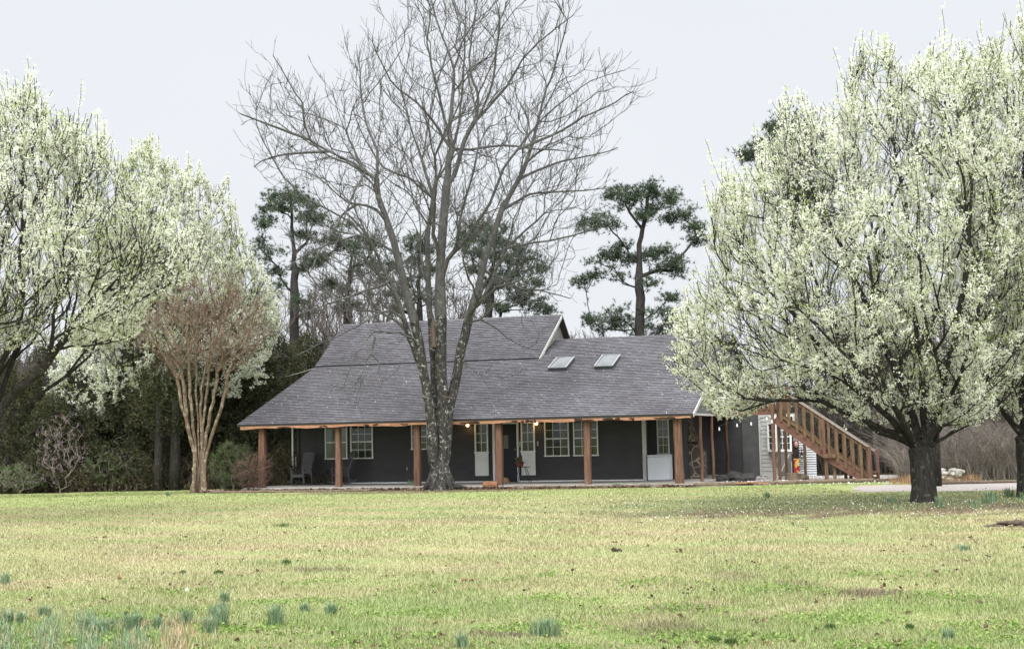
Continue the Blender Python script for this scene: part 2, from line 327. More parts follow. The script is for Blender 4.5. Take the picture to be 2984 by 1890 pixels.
# ================================================================== HOUSE  (local frame: u along the porch, v back, z up)
HO = np.array([-9.1226, 51.6036, 0.0]); HA = rad(-17.3676)
HU = np.array([math.cos(HA), math.sin(HA), 0]); HV = np.array([-math.sin(HA), math.cos(HA), 0])
def HW(u, v, z=0.0): return tuple(HO + HU*u + HV*v + np.array([0, 0, z]))
house = empty('farmhouse', tuple(HO), HA)
tag(house, 'long single storey charcoal farmhouse with grey shingle roof and cedar post porch', 'house')
SL = 0.354; ZE = 2.37; VE = -0.35
def zlow(v): return ZE + SL*(v-VE)
def courses(name, u0f, u1f, v0, z0, v1, z1, parent, expo=0.14):
    """roof plane of real overlapping shingle courses from the eave line (v0,z0) to (v1,z1)"""
    Ls = math.hypot(v1-v0, z1-z0); n_ = int(Ls/expo); dv = (v1-v0)/Ls; dz = (z1-z0)/Ls; nv, nz_ = -dz, dv
    if v1 < v0: nv, nz_ = dz*-1, abs(dv); nv = dz
    if v1 < v0: nv = dz; nz_ = -dv
    V = []; FA = []; UV = []
    rr = random.Random(3)
    for i in range(n_):
        s0 = i*Ls/n_; s1 = (i+1)*Ls/n_; t0 = 0.024; t1 = 0.002
        va, za = v0+dv*s0, z0+dz*s0; vb, zb = v0+dv*s1, z0+dz*s1
        ua0, ua1, ub0, ub1 = u0f(s0/Ls), u1f(s0/Ls), u0f(s1/Ls), u1f(s1/Ls)
        nseg = 24; b = len(V)
        for k in range(nseg+1):
            t = k/nseg; ua = ua0+(ua1-ua0)*t; ub = ub0+(ub1-ub0)*t; j = rr.uniform(-.004, .006)
            V.append((ua, va+nv*(t0+j), za+nz_*(t0+j))); V.append((ub, vb+nv*t1, zb+nz_*t1)); V.append((ua, va-nv*0.004, za-nz_*0.004))
        for k in range(nseg):
            a = b+3*k
            FA += [(a, a+3, a+4, a+1), (a+2, a+5, a+3, a)]
            q0 = V[a][0]; q1 = V[a+3][0]; s = i*0.14
            UV += [(q0, s+.002), (q1, s+.002), (V[a+4][0], s+.138), (V[a+1][0], s+.138)] + [(q0, s+.004)]*4
    return npmesh(name, V, FA, 4, M['shingle'], parent, uv=UV)
UL, URr = -0.83, 15.8
VB, ZB = 6.48, zlow(6.48)
VR, ZR = 9.07, 6.64
VR2 = 8.8; ZR2 = zlow(8.8)
roof = courses('roof', lambda t: UL, lambda t: URr, VE, ZE, VB, ZB, house, .19)
courses('roof_slope', lambda t: 8.6, lambda t: URr, VB, ZB, VR2, ZR2, roof, .19)
courses('upper_roof', lambda t: UL, lambda t: 8.66+0.17*t, VB-0.22, ZB-0.03, VR, ZR, roof)
courses('back_roof', lambda t: UL, lambda t: 8.83, VR+5.0, ZR-3.9, VR, ZR+0.004, roof)
courses('back_roof_slope', lambda t: 8.83, lambda t: URr, VR2+6.2, ZR2-2.9, VR2, ZR2+0.004, roof)
mb = MB()                                # ridge caps
for k in range(32): mb.add([(UL+k*.302, VR-.13, ZR-.07), (UL+(k+1)*.302, VR-.13, ZR-.08), (UL+(k+1)*.302, VR, ZR+.012), (UL+k*.302, VR, ZR+.028), (UL+(k+1)*.302, VR+.13, ZR-.08), (UL+k*.302, VR+.13, ZR-.07)], [(0, 1, 2, 3), (3, 2, 4, 5)])
mb.build('ridge_cap', simple('ridge_shingle', (0.13, 0.12, 0.13), (0.09, 0.083, 0.09), 0.85, 5), roof); mb = MB()
for k in range(23): mb.add([(8.85+k*.302, VR2-.13, ZR2-.025), (8.85+(k+1)*.302, VR2-.13, ZR2-.035), (8.85+(k+1)*.302, VR2, ZR2+.012), (8.85+k*.302, VR2, ZR2+.028), (8.85+(k+1)*.302, VR2+.13, ZR2-.05), (8.85+k*.302, VR2+.13, ZR2-.04)], [(0, 1, 2, 3), (3, 2, 4, 5)])
mb.build('ridge_cap', simple('ridge_shingle', (0.10, 0.09, 0.095), (0.07, 0.063, 0.066), 0.85, 5), roof)
# roof underside boards
def slab(mb, pts, t):                    # pts quad (u,v,z) extruded down by t
    n_ = len(pts); lo = [(p[0], p[1], p[2]-t) for p in pts]
    mb.add(list(pts)+lo, [tuple(range(n_)), tuple(range(2*n_-1, n_-1, -1))]+[(i, (i+1) % n_, n_+(i+1) % n_, n_+i)[::-1] for i in range(n_)])
mb = MB()
slab(mb, [(UL+.01, VE+.01, ZE-.012), (URr-.01, VE+.01, ZE-.012), (URr-.01, VB, ZB-.012), (UL+.01, VB, ZB-.012)], .05)
slab(mb, [(8.4, VB+.002, ZB-.012), (URr-.01, VB+.002, ZB-.012), (URr-.01, VR2, ZR2-.012), (8.4, VR2, ZR2-.012)], .05)
slab(mb, [(UL+.01, VB+.002, ZB-.012), (8.65, VB+.002, ZB-.012), (8.82, VR, ZR-.015), (UL+.01, VR, ZR-.015)], .06)
slab(mb, [(UL+.01, VR+.002, ZR-.015), (8.82, VR+.002, ZR-.015), (8.82, VR+5, ZR-3.92), (UL+.01, VR+5, ZR-3.92)], .06)
slab(mb, [(8.4, VR2+.002, ZR2-.015), (URr-.01, VR2+.002, ZR2-.015), (URr-.01, VR2+6.2, ZR2-2.92), (8.4, VR2+6.2, ZR2-2.92)], .05)
mb.build('roof_deck', M['soffit'], roof)
# upper gable: wall, barge boards
mb = MB(); mb.add([(8.64, 6.5, 4.7), (8.64, 9.07, 6.50), (8.64, 13.3, 3.2), (8.64, 9.0, 3.2)], [(0, 1, 2, 3), (3, 2, 1, 0)])
mb.build('gable_wall', M['siding_pale'], house)
mb = MB(); mb.bar((8.69, VB-.22, ZB-.10), (8.86, VR-.02, ZR-.09), .03, .12)
mb.build('barge_board', M['offwhite'], house)
mb = MB(); mb.bar((8.86, VR+.02, ZR-.06), (8.86, VR+4.9, ZR-3.9), .03, .09); mb.build('barge_board', M['barkedge'], house)
mb = MB(); mb.add([(8.72, 6.20, ZB-.16), (8.72, 6.95, ZB+.16), (8.74, 6.95, ZB+.42), (8.72, 6.5, ZB+.06)], [(0, 1, 2, 3), (3, 2, 1, 0)]); mb.build('gable_return', M['white'], house)
# right gable: siding, white rake and bottom trim
mb = MB(); nb = 12
for i in range(nb):
    z0, z1 = 2.40+i*.26, 2.40+(i+1)*.26
    va0 = VE+.10+(z0-ZE)/SL; va1 = min(VE+.10+(z1-ZE)/SL, VR2)
    vb0 = VR2+(ZR2-z0)/.468-.1; vb1 = max(VR2+(ZR2-z1)/.468-.1, VR2)
    if va0 > VR2: break
    mb.add([(15.66, va0, z0), (15.66, vb0, z0), (15.64, vb1, z1), (15.64, va1, z1), (15.63, va0, z0), (15.63, vb0, z0)], [(0, 1, 2, 3), (4, 5, 1, 0)])
mb.build('gable_siding', M['siding_grey'], house)
mb = MB(); mb.bar((URr+.015, VE-.02, ZE-.045), (URr+.015, VR2, ZR2-.045), .03, .13); mb.build('rake_board', M['offwhite'], house)
mb = MB(); mb.box(15.655, 15.70, VE+.05, 9.4, 2.33, 2.40); mb.build('trim_board', M['offwhite'], house)
mb = MB(); mb.box(UL-.0, URr-.02, VE-.012, VE+.004, ZE-.03, ZE+.004); mb.build('drip_edge', M['black'], house)
# cedar beam with wavy live edge
mb = MB(); n_ = 130; rr = random.Random(5)
us = [UL+.12+(15.72-UL-.12)*k/n_ for k in range(n_+1)]
bot = [2.215+.016*math.sin(u*2.1)+.012*math.sin(u*5.3+1)+rr.uniform(-.006, .006) for u in us]
for u, b_ in zip(us, bot): mb.v += [(u, VE+.02, 2.345), (u, VE+.02, b_), (u, VE+.10, b_), (u, VE+.10, 2.345)]
for k in range(n_):
    a = 4*k; mb.f += [[a, a+1, a+5, a+4], [a+1, a+2, a+6, a+5], [a+2, a+3, a+7, a+6]]
mb.f += [[0, 3, 2, 1], [4*n_, 4*n_+1, 4*n_+2, 4*n_+3]]
beam = mb.build('porch_beam', M['cedar_beam'], house)
mb = MB()                                # bark left on the live edge
rr = random.Random(9)
for uc, ln_, hh in [(.9, .5, .035), (2.6, .3, .03), (7.9, .45, .045), (8.3, .55, .06), (9.6, .25, .03), (10.1, .3, .05), (10.35, .2, .07), (11.9, .25, .06), (12.1, .5, .045), (12.9, .5, .05), (13.3, .18, .06), (13.7, .2, .05), (14.6, .3, .03), (15.0, .45, .05), (4.4, .4, .03), (5.6, .3, .03)]:
    mb = MB()
    for q in range(5):
        mb.blob((uc+rr.uniform(-.5, .5)*ln_, VE+.035, 2.25+rr.uniform(-.01, .02)), (ln_*.3, .045, hh*rr.uniform(.6, 1.1)), seed=q+int(uc*10), rough=.4, sub=1)
    mb.build('bark_remnant', M['barkedge'], beam)
# porch ceiling
mb = MB(); mb.box(UL+.15, 15.6, VE+.11, 9.4, 2.395, 2.42); mb.build('porch_ceiling', M['soffit'], house)
# porch floor slab
mb = MB(); mb.box(-.55, 15.75, -.42, 9.5, -.05, .10); mb.build('porch_floor', M['concrete'], house, bevel=.015)
# posts
for i, (u, wd) in enumerate([(0, .23), (3.0, .20), (6.0, .22), (9.0, .23), (12.13, .22), (15.22, .26)]):
    rr = random.Random(i+20); mb = MB(); k = 10; n_ = 9; ph = rr.uniform(0, 6)
    for j in range(n_+1):
        t = j/n_; z = .10+(2.33-.10)*t; s_ = wd/2*(1+.05*math.sin(t*5+ph)+rr.uniform(-.02, .02)+.06*(1-t)**3); ox = .012*math.sin(t*3+ph)
        ch = s_*.72
        ring = [(s_, -ch), (s_, ch), (ch, s_), (-ch, s_), (-s_, ch), (-s_, -ch), (-ch, -s_), (ch, -s_)]
        mb.v += [(u+ox+a, b_, z) for a, b_ in ring]
    for j in range(n_):
        for q in range(8): mb.f.append([j*8+q, j*8+(q+1) % 8, (j+1)*8+(q+1) % 8, (j+1)*8+q])
    mb.f.append(list(range(8))[::-1]); mb.f.append([n_*8+q for q in range(8)])
    mb.build('porch_post', M['cedar'], house)
for (u, v, wd, zt) in [(15.68, 1.64, .10, 2.34), (15.66, 4.1, .10, 2.34), (15.6, 7.75, .11, 2.34)]:
    mb = MB(); mb.tube([(u, v, .05), (u+.02, v, .8), (u-.015, v, 1.6), (u, v, zt)], [wd*.62, wd*.52, wd*.55, wd*.5], 8); mb.build('porch_post', M['cedar'], house)

# ---- front wall with lap siding
def lap(mb, u0, u1, v, z0, z1, h=.15, t=.018, n_=1):
    z = z0
    while z < z1-1e-3:
        zz = min(z+h, z1); mb.add([(u0, v-t, z), (u1, v-t, z), (u1, v-.002, zz), (u0, v-.002, zz), (u0, v, z), (u1, v, z)], [(0, 1, 2, 3), (4, 5, 1, 0)]); z = zz
mb = MB(); lap(mb, -.06, 13.4, 3.2, .15, 2.4); mb.build('wall', M['siding_dark'], house)
mb = MB(); mb.box(-.1, 13.38, 3.203, 3.3, .05, 2.4); mb.box(-.1, 0, 3.3, 13.5, .05, 2.42); mb.box(-.1, 15.6, 13.4, 13.5, .05, 2.42); mb.build('wall_backing', M['siding_dark'], house)
mb = MB(); lap(mb, -.1, .0, 0, 0, .01); 
mb = MB(); mb.box(-.08, 13.36, 3.15, 3.181, .10, .145); mb.build('base_trim', M['white'], house)
mb = MB(); mb.box(-.31, -.25, 3.0, 3.06, .1, 2.36); mb.build('downspout', M['white'], house, bevel=.01)
mb = MB(); mb.box(-.14, -.06, 3.13, 3.2, .1, 2.36); mb.build('corner_board', M['siding_dark'], house)
mb = MB(); mb.box(-.19, -.15, 3.05, 3.09, .12, 1.15); mb.build('conduit', M['offwhite'], house)
mb = MB(); mb.box(13.34, 13.47, 3.05, 3.2, .1, 2.38); mb.build('corner_post', M['offwhite'], house, bevel=.008)
# recess wall behind the freezer, chimney breast, dark return walls
mb = MB(); lap(mb, 13.4, 14.7, 3.9, .10, 2.4); mb.build('recess_wall', M['siding_dark'], house)
mb = MB(); mb.box(13.36, 13.40, 3.2, 3.9, .1, 2.4); mb.box(14.4, 14.7, 3.91, 9.4, .1, 2.4); mb.box(14.7, 15.9, 9.3, 9.4, .1, 2.4); mb.build('recess_side_wall', M['siding_dark'], house)
def stonemat():
    m, n, b = newmat('stone_chimney'); b.inputs['Roughness'].default_value = 0.9
    t = n.nodes.new('ShaderNodeTexCoord'); v1 = node(n, 'ShaderNodeTexVoronoi', Scale=3.4); v2 = node(n, 'ShaderNodeTexVoronoi', Scale=3.4, feature='DISTANCE_TO_EDGE')
    nz_ = node(n, 'ShaderNodeTexNoise', Scale=3.0); mxv = node(n, 'ShaderNodeMix', data_type='VECTOR'); mxv.inputs['Factor'].default_value = .15
    n.links.new(t.outputs['Object'], mxv.inputs['A']); n.links.new(nz_.outputs['Color'], mxv.inputs['B'])
    for v_ in (v1, v2): n.links.new(mxv.outputs['Result'], v_.inputs['Vector'])
    r = ramp_node(n, v1.outputs['Color'], [(0.2, (0.055, 0.042, 0.035)), (0.8, (0.10, 0.075, 0.06))])
    mk = node(n, 'ShaderNodeMapRange'); mk.inputs['From Min'].default_value = 0.06; mk.inputs['From Max'].default_value = 0.02; n.links.new(v2.outputs['Distance'], mk.inputs['Value'])
    mx_ = node(n, 'ShaderNodeMix', data_type='RGBA'); mx_.inputs['B'].default_value = (0.30, 0.26, 0.20, 1)
    n.links.new(mk.outputs[0], mx_.inputs['Factor']); n.links.new(r.outputs[0], mx_.inputs['A']); n.links.new(mx_.outputs['Result'], b.inputs['Base Color']); return m
mb = MB(); prof = [(14.05, .1, 15.2), (14.05, 1.0, 15.2), (14.12, 1.4, 14.95), (14.2, 1.75, 14.82), (14.25, 2.38, 14.7)]
vs = []
for u_a, z, u_b in prof: vs += [(u_a, 4.7, z), (u_b, 4.7, z), (u_b, 5.5, z), (u_a, 5.5, z)]
fs = []
for k in range(len(prof)-1):
    a = 4*k; fs += [(a, a+1, a+5, a+4), (a+1, a+2, a+6, a+5), (a+2, a+3, a+7, a+6), (a+3, a, a+4, a+7)]
mb.add(vs, fs+[(16, 17, 18, 19), (3, 2, 1, 0)]); ch = mb.build('chimney', stonemat(), house)
mb = MB(); mb.box(14.1, 15.05, 4.6, 4.69, 1.36, 1.42); mb.build('mantel', M['barkedge'], ch)

# ---- windows
def window(u0, u1, z0, z1, v, cols, rows, mid=True, fill='curtain', frame='white', parent=house, fw=.045, blindslats=False, dark=None):
    """frame, glazing bars, meeting rail, glass, with cloth or blinds behind; sits proud of the wall at v"""
    f = MB(); vf, vb_ = v-.075, v-.021
    f.box(u0, u1, vf, vb_, z1-fw, z1); f.box(u0-.02, u1+.02, vf-.025, vb_, z0, z0+fw); f.box(u0, u0+fw, vf, vb_, z0+fw, z1-fw); f.box(u1-fw, u1, vf, vb_, z0+fw, z1-fw)
    win = f.build('window', M[frame], parent, bevel=.004)
    b = MB(); ua, ub, za, zb = u0+fw, u1-fw, z0+fw, z1-fw
    for k in range(1, cols): uu = ua+(ub-ua)*k/cols; b.box(uu-.009, uu+.009, vf+.012, vf+.030, za, zb)
    for k in range(1, rows):
        zz = za+(zb-za)*k/rows
        if mid and k*2 == rows: continue
        b.box(ua, ub, vf+.013, vf+.029, zz-.009, zz+.009)
    if cols*rows > 1: b.build('glazing_bars', M[frame], win)
    if mid: r_ = MB(); zz = (za+zb)/2; r_.box(ua, ub, vf+.006, vf+.036, zz-.02, zz+.02); r_.build('meeting_rail', M[frame], win)
    g_ = MB(); g_.add([(ua, vf+.04, za), (ub, vf+.04, za), (ub, vf+.04, zb), (ua, vf+.04, zb)], [(0, 1, 2, 3)]); g_.build('pane', M['glass'], win)
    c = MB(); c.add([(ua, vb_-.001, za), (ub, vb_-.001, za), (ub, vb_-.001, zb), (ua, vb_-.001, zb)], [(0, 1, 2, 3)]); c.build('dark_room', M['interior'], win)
    if fill == 'curtain' or fill == 'curtain_gap':
        c = MB(); n__ = 40; cv = []
        rngs = [(ua, ub)] if fill == 'curtain' else [(ua, ua+(ub-ua)*.36), (ua+(ub-ua)*.66, ub)]
        for (a0, a1) in rngs:
            bb = len(c.v); n__ = max(8, int((a1-a0)*45))
            for k in range(n__+1):
                uu = a0+(a1-a0)*k/n__; c.v += [(uu, vb_-.006+.003*math.sin(k*1.3), za), (uu, vb_-.006+.003*math.sin(k*1.3), zb)]
            for k in range(n__): c.f.append([bb+2*k, bb+2*k+2, bb+2*k+3, bb+2*k+1])
        c.build('curtain', dark or M['curtain'], win)
    if blindslats:
        c = MB(); z = za+.02
        while z < zb-.02: c.add([(ua+.01, vb_-.004, z), (ub-.01, vb_-.004, z), (ub-.01, vb_-.012, z+.019), (ua+.01, vb_-.012, z+.019)], [(0, 1, 2, 3)]); z += .036
        c.build('blind', M['blind'], win)
    return win
M['blinddim'] = simple('olive_blind', (0.13, 0.13, 0.085), (0.09, 0.09, 0.06), 0.7, 3)
VW = 3.182
w1 = window(1.03, 1.95, 1.03, 2.31, VW, 2, 2, True, 'none', blindslats=True)
w2 = window(2.08, 3.00, 1.03, 2.31, VW, 3, 4, True, 'none'); 
c = MB(); z = 1.08
while z < 2.26: c.add([(2.13, VW-.024, z), (2.95, VW-.024, z), (2.95, VW-.033, z+.02), (2.13, VW-.033, z+.02)], [(0, 1, 2, 3)]); z += .034
c.build('blind', M['blinddim'], w2)
window(4.55, 5.2, 1.33, 2.31, VW, 2, 4, True, 'curtain')
window(9.72, 10.64, 1.0, 2.29, VW, 3, 4, True, 'curtain_gap')
window(10.80, 11.72, 1.0, 2.29, VW, 3, 4, True, 'curtain')
window(13.72, 14.16, 1.0, 2.25, 3.88, 2, 4, True, 'curtain', frame='offwhite')
def sidelight(u0, u1, curtain):
    f = MB(); f.box(u0, u1, 3.115, 3.16, .34, 1.18); f.box(u0+.05, u1-.05, 3.105, 3.114, .40, 1.12); s_ = f.build('sidelight', M['white'], house, bevel=.004)
    window(u0, u1, 1.17, 2.27, VW, 2, 3, False, 'curtain', parent=house, fw=.055)
    return s_
sidelight(7.05, 7.57, 1); sidelight(8.83, 9.36, 1)
# entrance: jambs, dark door with a small oval-lit glass, lantern light
mb = MB(); mb.box(7.75, 7.84, 3.08, 3.18, .10, 2.27); mb.box(8.68, 8.735, 3.08, 3.18, .10, 2.27); mb.box(7.841, 8.679, 3.08, 3.18, 2.215, 2.27); mb.build('door_frame', M['white'], house)
mb = MB(); mb.box(7.845, 8.675, 3.12, 3.178, .11, 2.21); door = mb.build('door', M['door'], house)
mb = MB(); mb.box(8.17, 8.35, 3.112, 3.119, 1.32, 1.80); mb.build('door_window', simple('etched_glass', (0.20, 0.20, 0.16), (0.09, 0.09, 0.07), 0.3, 25), door)
mb = MB()
for dz in (.95, 1.28): mb = MB(); mb.blob((8.61, 3.10, dz), (.03, .03, .03), 1, rough=0, sub=2); mb.build('door_handle' if dz < 1 else 'deadbolt', M['metal'], door, smooth=True)
mb = MB(); mb.box(8.76, 8.80, 3.14, 3.18, 1.38, 1.56); mb.build('doorbell', M['offwhite'], house)
mb = MB(); mb.box(9.43, 9.48, 3.14, 3.18, 1.40, 1.56); mb.build('switch_box', M['offwhite'], house)
mb = MB(); mb.box(4.33, 4.36, 3.16, 3.18, .58, .70); mb.build('wall_outlet', M['offwhite'], house)
# lanterns
me_, ne_, be_ = newmat('lit_bulb'); be_.inputs['Emission Color'].default_value = (1, 0.62, 0.28, 1); be_.inputs['Emission Strength'].default_value = 5.0; be_.inputs['Base Color'].default_value = (.9, .7, .5, 1)
for u in (6.83, 9.47):
    mb = MB(); mb.box(u+.07, u+.12, 3.12, 3.18, 2.16, 2.30); mb.bar((u+.1, 3.13, 2.17), (u+.02, 3.02, 2.16), .02, .02); mb.lathe([(.03, 2.30), (.06, 2.27), (.065, 2.265)], 12, (u-.01, 3.02, 0)); mb.bar((u+.1, 3.14, 2.29), (u-.01, 3.02, 2.29), .02, .02)
    lan = mb.build('wall_lantern', M['black'], house)
    mb = MB(); mb.lathe([(.02, 2.14), (.055, 2.165), (.062, 2.21), (.05, 2.25), (.03, 2.262)], 12, (u-.01, 3.02, 0)); mb.build('bulb', me_, lan, smooth=True)
    ld = bpy.data.lights.new('lantern_glow', 'POINT'); ld.energy = 2.2; ld.color = (1, .55, .22); ld.shadow_soft_size = .06
    lo = bpy.data.objects.new('lantern_glow', ld); COL.objects.link(lo); lo.location = HW(u-.01, 2.92, 2.14)
# skylights, vent pipe
M['skyglass'] = simple('skylight_dome', (0.15, 0.16, 0.175), (0.11, 0.12, 0.13), 0.35, 3, spec=.4)
for (ua, ub, v0, v1) in [(9.50, 10.18, 4.65, 5.95), (11.28, 11.96, 4.65, 6.0)]:
    def PT(u, v, h): return (u, v-h*SL/1.06, zlow(v)+h/1.06)
    mb = MB(); a = [PT(ua, v0, 0), PT(ub, v0, 0), PT(ub, v1, 0), PT(ua, v1, 0)]; b_ = [PT(ua, v0, .14), PT(ub, v0, .14), PT(ub, v1, .14), PT(ua, v1, .14)]
    mb.add(a+b_, [(0, 1, 5, 4), (1, 2, 6, 5), (2, 3, 7, 6), (3, 0, 4, 7), (4, 5, 6, 7)]); sk = mb.build('skylight', simple('skylight_curb', (.06, .06, .065), None, .6), roof)
    mb = MB(); n_ = 8
    for i in range(n_+1):
        for j in range(n_+1):
            s_, t = i/n_, j/n_; h = .145+.10*(math.sin(math.pi*s_)*math.sin(math.pi*t))**.5; mb.v.append(PT(ua+.03+(ub-ua-.06)*s_, v0+.03+(v1-v0-.06)*t, h))
    for i in range(n_):
        for j in range(n_): q = i*(n_+1)+j; mb.f.append([q, q+n_+1, q+n_+2, q+1])
    mb.build('skylight_glass', M['skyglass'], sk, smooth=True)
    mb = MB(); 
    for p, q in (((ua, v0), (ub, v0)), ((ub, v0), (ub, v1)), ((ub, v1), (ua, v1)), ((ua, v1), (ua, v0))): mb.bar(PT(p[0], p[1], .15), PT(q[0], q[1], .15), .05, .03)
    mb.build('skylight_frame', M['metal'], sk)
mb = MB(); mb.lathe([(.055, 0), (.055, .38), (.05, .38)], 12, (4.98, 5.75, zlow(5.75)-.02)); mb.box(4.82, 5.14, 5.6, 5.9, zlow(5.6)-.03, zlow(5.6)+.035); mb.build('vent_pipe', M['white'], roof)
mb = MB(); mb.tube([(UL-.05, 7.5, 5.4), (UL-.25, 7.5, 5.5), (UL-.25, 7.5, 5.9)], .03, 6); mb.blob((UL-.28, 7.45, 5.75), (.13, .06, .12), 3); mb.tube([(UL-.05, 7.5, 5.2), (UL-.06, 7.5, 5.7)], .02, 6); mb.build('wall_bracket', M['black'], house)

# ---- rear wing on the right: dark door, grey block wall, pale siding corner, bay window
mb = MB(); mb.box(15.95, 16.62, 9.45, 9.6, .0, 2.42); mb.build('block_wall', M['stucco'], house)
mb = MB(); mb.box(15.0, 15.94, 9.41, 9.5, .05, 2.4); mb.build('back_wall', M['siding_dark'], house)
mb = MB(); mb.box(15.1, 15.62, 9.36, 9.405, .1, 2.15); bd = mb.build('back_door', M['door'], house)
mw = simple('frosted_pane', (0.30, 0.34, 0.42), (0.24, 0.28, 0.36), 0.3, 2)
for z0, z1 in ((1.76, 2.06), (1.44, 1.73), (1.10, 1.41)): mb = MB(); mb.box(15.24, 15.42, 9.345, 9.355, z0, z1); mb.build('pane', mw, bd)
mb = MB(); lap(mb, 16.64, 18.0, 9.5, .05, 2.42, .16, .022); mb.build('wing_siding', M['siding_pale'], house)
mb = MB(); mb.box(16.0, 18.0, 9.605, 13.4, .02, 2.42); mb.build('wing_wall', M['siding_grey'], house)
mb = MB(); mb.box(16.60, 16.65, 9.42, 9.5, .03, 2.4); mb.bar((16.66, 9.45, .05), (17.3, 9.45, .02), .03, .05); mb.build('wing_trim', M['offwhite'], house)
# bay: three-sided, front faces at v=8.9
bay = empty('bay_window', (0, 0, 0)); bay.parent = house
def bay_face(p0, p1, cols):
    (ua, va), (ub, vb_) = p0, p1; f = MB(); d = Vector((ub-ua, vb_-va, 0)); ln_ = d.length; d.normalize()
    z0, z1 = .97, 2.08
    def P(s_, z, o_=0): return (ua+d.x*s_+d.y*o_, va+d.y*s_-d.x*o_, z)
    for zz, hh in ((z0+.03, .09), (z1-.03, .07), ((z0+z1)/2, .045)): f.bar(P(.0, zz), P(ln_, zz), .06, hh)
    for s_ in (.03, ln_-.03): f.bar(P(s_, z0), P(s_, z1), .075, .06)
    f.build('frame', M['white'], bay)
    f = MB()
    for k in range(1, cols): f.bar(P(ln_*k/cols, z0+.05), P(ln_*k/cols, z1-.05), .022, .03)
    for zz in (z0+.31, z1-.31): f.bar(P(.04, zz), P(ln_-.04, zz), .03, .022)
    f.build('glazing_bars', M['white'], bay)
    f = MB(); f.add([P(.04, z0+.05, -.012), P(ln_-.04, z0+.05, -.012), P(ln_-.04, z1-.05, -.012), P(.04, z1-.05, -.012)], [(0, 1, 2, 3)]); f.build('pane', M['glass'], bay)
    f = MB(); n__ = int(ln_*40); 
    for k in range(n__+1): s_ = .04+(ln_-.08)*k/n__; f.v += [P(s_, z0+.05, -.07+.02*math.sin(k*1.7)), P(s_, z1-.05, -.07+.02*math.sin(k*1.7))]
    for k in range(n__): f.f.append([2*k, 2*k+2, 2*k+3, 2*k+1])
    f.build('curtain', simple('bay_curtain', (.42, .44, .42), (.22, .24, .23), .8, 4, (8, 8, .4)), bay)
bay_face((16.95, 9.40), (17.35, 8.98), 2); bay_face((17.38, 8.97), (17.90, 9.0), 3)
mb = MB(); mb.add([(16.95, 9.47, .95), (17.36, 9.0, .95), (17.92, 9.0, .95), (17.95, 9.47, .95), (17.2, 9.47, .15), (17.36, 9.45, .12), (17.8, 9.45, .12), (17.9, 9.47, .15)], [(0, 1, 5, 4), (1, 2, 6, 5), (2, 3, 7, 6), (0, 3, 2, 1)]); mb.build('bay_base', M['siding_pale'], bay)
mb = MB(); mb.add([(16.9, 9.48, 2.09), (17.35, 8.93, 2.09), (17.95, 8.93, 2.09), (18.0, 9.48, 2.09), (17.0, 9.48, 2.35), (17.95, 9.48, 2.35)], [(0, 1, 4), (1, 2, 5, 4), (2, 3, 5), (0, 3, 2, 1)]); mb.build('bay_roof', M['offwhite'], bay)
mb = MB(); mb.bar((17.44, 8.96, .93), (17.28, 9.3, .55), .03, .03); mb.bar((17.8, 8.96, .85), (17.42, 9.2, .14), .03, .03); mb.box(17.82, 17.88, 9.2, 9.25, .05, .9); mb.build('bay_brace', M['white'], bay)
# corrugated metal sheet wall
mb = MB(); nr = 34
for k in range(nr+1):
    z = .02+1.55*k/nr; o_ = .012*(1 if k % 2 else -1); mb.v += [(18.05, 9.3+o_, z), (18.78, 9.3+o_, z)]
for k in range(nr): mb.f.append([2*k, 2*k+1, 2*k+3, 2*k+2])
o = mb.build('corrugated_panel', simple('corrugated_steel', (.40, .41, .42), (.28, .29, .30), .45, 3, metal=.3))
o.location = tuple(HO); o.rotation_euler = (0, 0, HA); tag(o, 'grey corrugated metal sheet standing behind the wooden stairs', 'metal panel')

# ================================================================== DECK AND STAIRS
deck = empty('wooden_staircase', HW(17.8, 4.3)); deck.rotation_euler = (0, 0, HA)
tag(deck, 'weathered reddish wooden outdoor staircase with railings rising to a raised deck', 'staircase')
def DL(u, v, z): return (u-17.8, v-4.3, z)
def dbox(name, m, *bx, parent=deck, bevel=0.0):
    mb = MB()
    for (u0, u1, v0, v1, z0, z1) in bx: mb.box(u0-17.8, u1-17.8, v0-4.3, v1-4.3, z0, z1)
    return mb.build(name, m, parent, bevel=bevel)
M['redbeam'] = simple('stained_beam', (.17, .085, .055), (.10, .052, .036), .7, 2, (.6, 4, 4))
dbox('deck_beam', M['redbeam'], (15.72, 17.86, 4.26, 4.31, 2.33, 2.53), bevel=.004)
dbox('deck_floor', M['decking'], *[(15.72, 17.9, 4.315+.15*k, 4.315+.15*k+.142, 2.50, 2.54) for k in range(18)])
for u, v, t in ((17.80, 4.22, .11), (17.93, 4.75, .10), (17.88, 7.2, .10), (18.6, 6.9, .10)): dbox('deck_post', M['decking'] if v > 4.5 else M['cedar'], (u-t/2, u+t/2, v-t/2, v+t/2, 0, 3.35 if v < 5 else 2.5), bevel=.006)
dbox('deck_handrail', M['decking'], (15.72, 17.85, 4.22, 4.34, 3.36, 3.40))
dbox('deck_handrail', M['decking'], (17.79, 17.9, 4.36, 9.2, 3.36, 3.40))
for k in range(11): dbox('baluster', M['decking'], (15.8+k*.185, 15.89+k*.185, 4.225, 4.255, 2.50, 3.36))
for k in range(12): dbox('baluster', M['decking'], (17.905, 17.93, 4.9+k*.36, 4.99+k*.36, 2.50, 3.36))
def SZ(u): return 2.36-(u-17.85)*(2.36/3.12)      # nosing line
